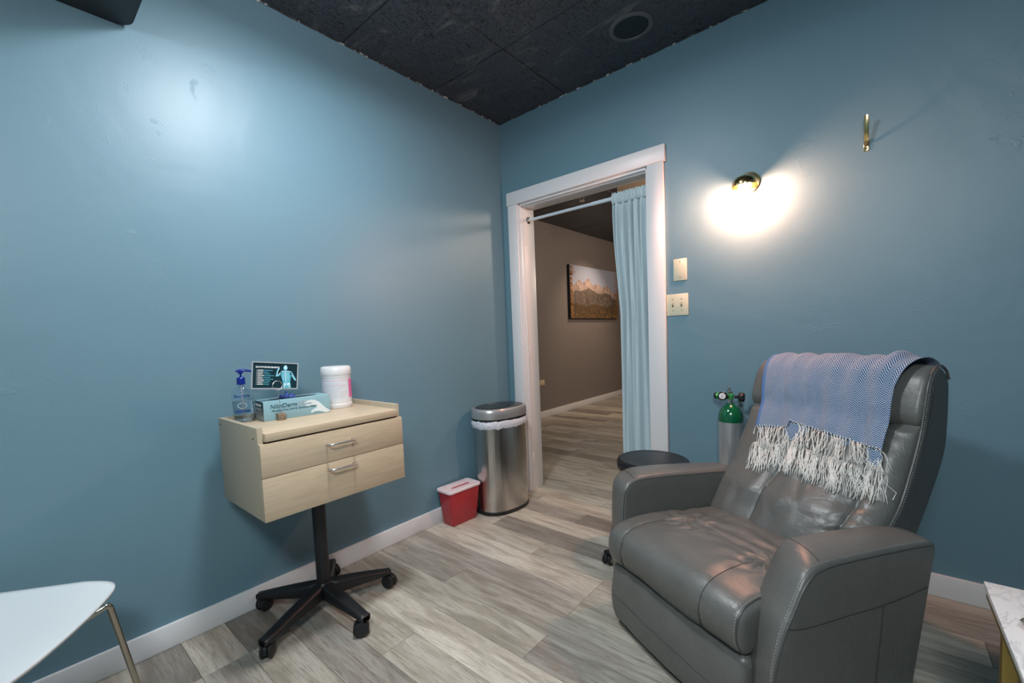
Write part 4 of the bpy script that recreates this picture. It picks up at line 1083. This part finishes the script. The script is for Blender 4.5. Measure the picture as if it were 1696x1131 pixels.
b = MB(); pts = hexa(.063, .0255); b.tube([*pts, pts[0]], .0013, 6); b.build('rim', M['warm_chrome'], t)

# ------------------------------------------------------------------ white shell chair (front corner in frame)
fdir = math.atan2(.80, .60)       # direction the seat faces
SA = fdir - PI / 2                # local +y is forward
t = thing('shell_chair', 'white moulded shell chair with chrome legs at the lower left', 'chair', (.3365 - .0, -2.289, 0), SA)
# local frame: x right-hand of the chair, y forward ; origin at the front corner in view.  Corner is the front-left one: seat extends +x and -y
SW = .445
t.location = (.334, -2.272, 0)
def corner_plan(u, v):
    a, b_ = 2 * u - 1, 2 * v - 1
    mm = max(abs(a), abs(b_)) or 1; k7 = 1 / max(1e-9, (abs(a) / mm) ** 13 + (abs(b_) / mm) ** 13) ** (1 / 13) if a or b_ else 1
    x, y = a * k7, b_ * k7
    X = SW / 2 - .024 + x * SW / 2; Y = -.219 + y * .215
    fr_ = max(0, (Y + .10) / .12)
    z = .441 - .010 * fr_ ** 2 + .016 * abs(x) ** 3 * (1 - .6 * min(1, fr_)) - .012 * (1 - x * x)
    back = max(0, (-Y - .32) / .13); z += .07 * back ** 2
    return (X, Y, z)
b = MB(); b.grid(corner_plan, 50, 50); o = b.build('seat', M['seat_white'], t, rec=False, angle=180)
md = o.modifiers.new('s', 'SOLIDIFY'); md.thickness = .010
def backpt(u, v):
    a = 2 * u - 1; z = .49 + .34 * v; wd = SW / 2 * 1.0 * (1 - .12 * v * v)
    return (SW / 2 + a * wd * math.sqrt(max(.0, 1 - .35 * max(0, 2 * v - 1) ** 4)), -.425 - .09 * v + .05 * a * a, z - .02 * a * a * v)
b = MB(); b.grid(backpt, 30, 24); o = b.build('backrest', M['seat_white'], t, rec=False, angle=180)
md = o.modifiers.new('s', 'SOLIDIFY'); md.thickness = .010
WC = M['warm_chrome']
Linv = Matrix.Rotation(-SA, 3, 'Z')
def loc(p): return Linv @ (Vector(p) - Vector((.317, -2.290, 0)))
top = loc((.385, -2.298, .424)); foot = loc((.285, -2.236, .006))
top += Vector((.006, -.022, -.003)); foot += Vector((.0, -.016, 0))
for sx in (0, 1):
    for bk in (0, 1):
        T_, F_ = top.copy(), foot.copy()
        if sx: T_.x = SW - T_.x; F_.x = SW - F_.x
        if bk: T_.y = -.41 - T_.y; F_.y = -.41 - F_.y
        cen = Vector((SW / 2, -.205, T_.z - .004)); inn = T_ + (cen - T_) * .35 - Vector((0, 0, .030))
        dv = (F_ - T_)
        MB().tube([inn, T_ + (inn - T_) * .22, T_ + (inn - T_) * .09 + Vector((0, 0, .001)), T_ + (inn - T_) * .03 + Vector((0, 0, -.001)), T_ + dv * .025, T_ + dv * .06, F_], .0085, 16).build('leg', WC, t, angle=60)
        MB().lathe([(0, 0), (.011, 0), (.011, .012), (0, .012)], (F_.x, F_.y, -0.0), 12).build('foot_cap', M['black_plastic'], t)
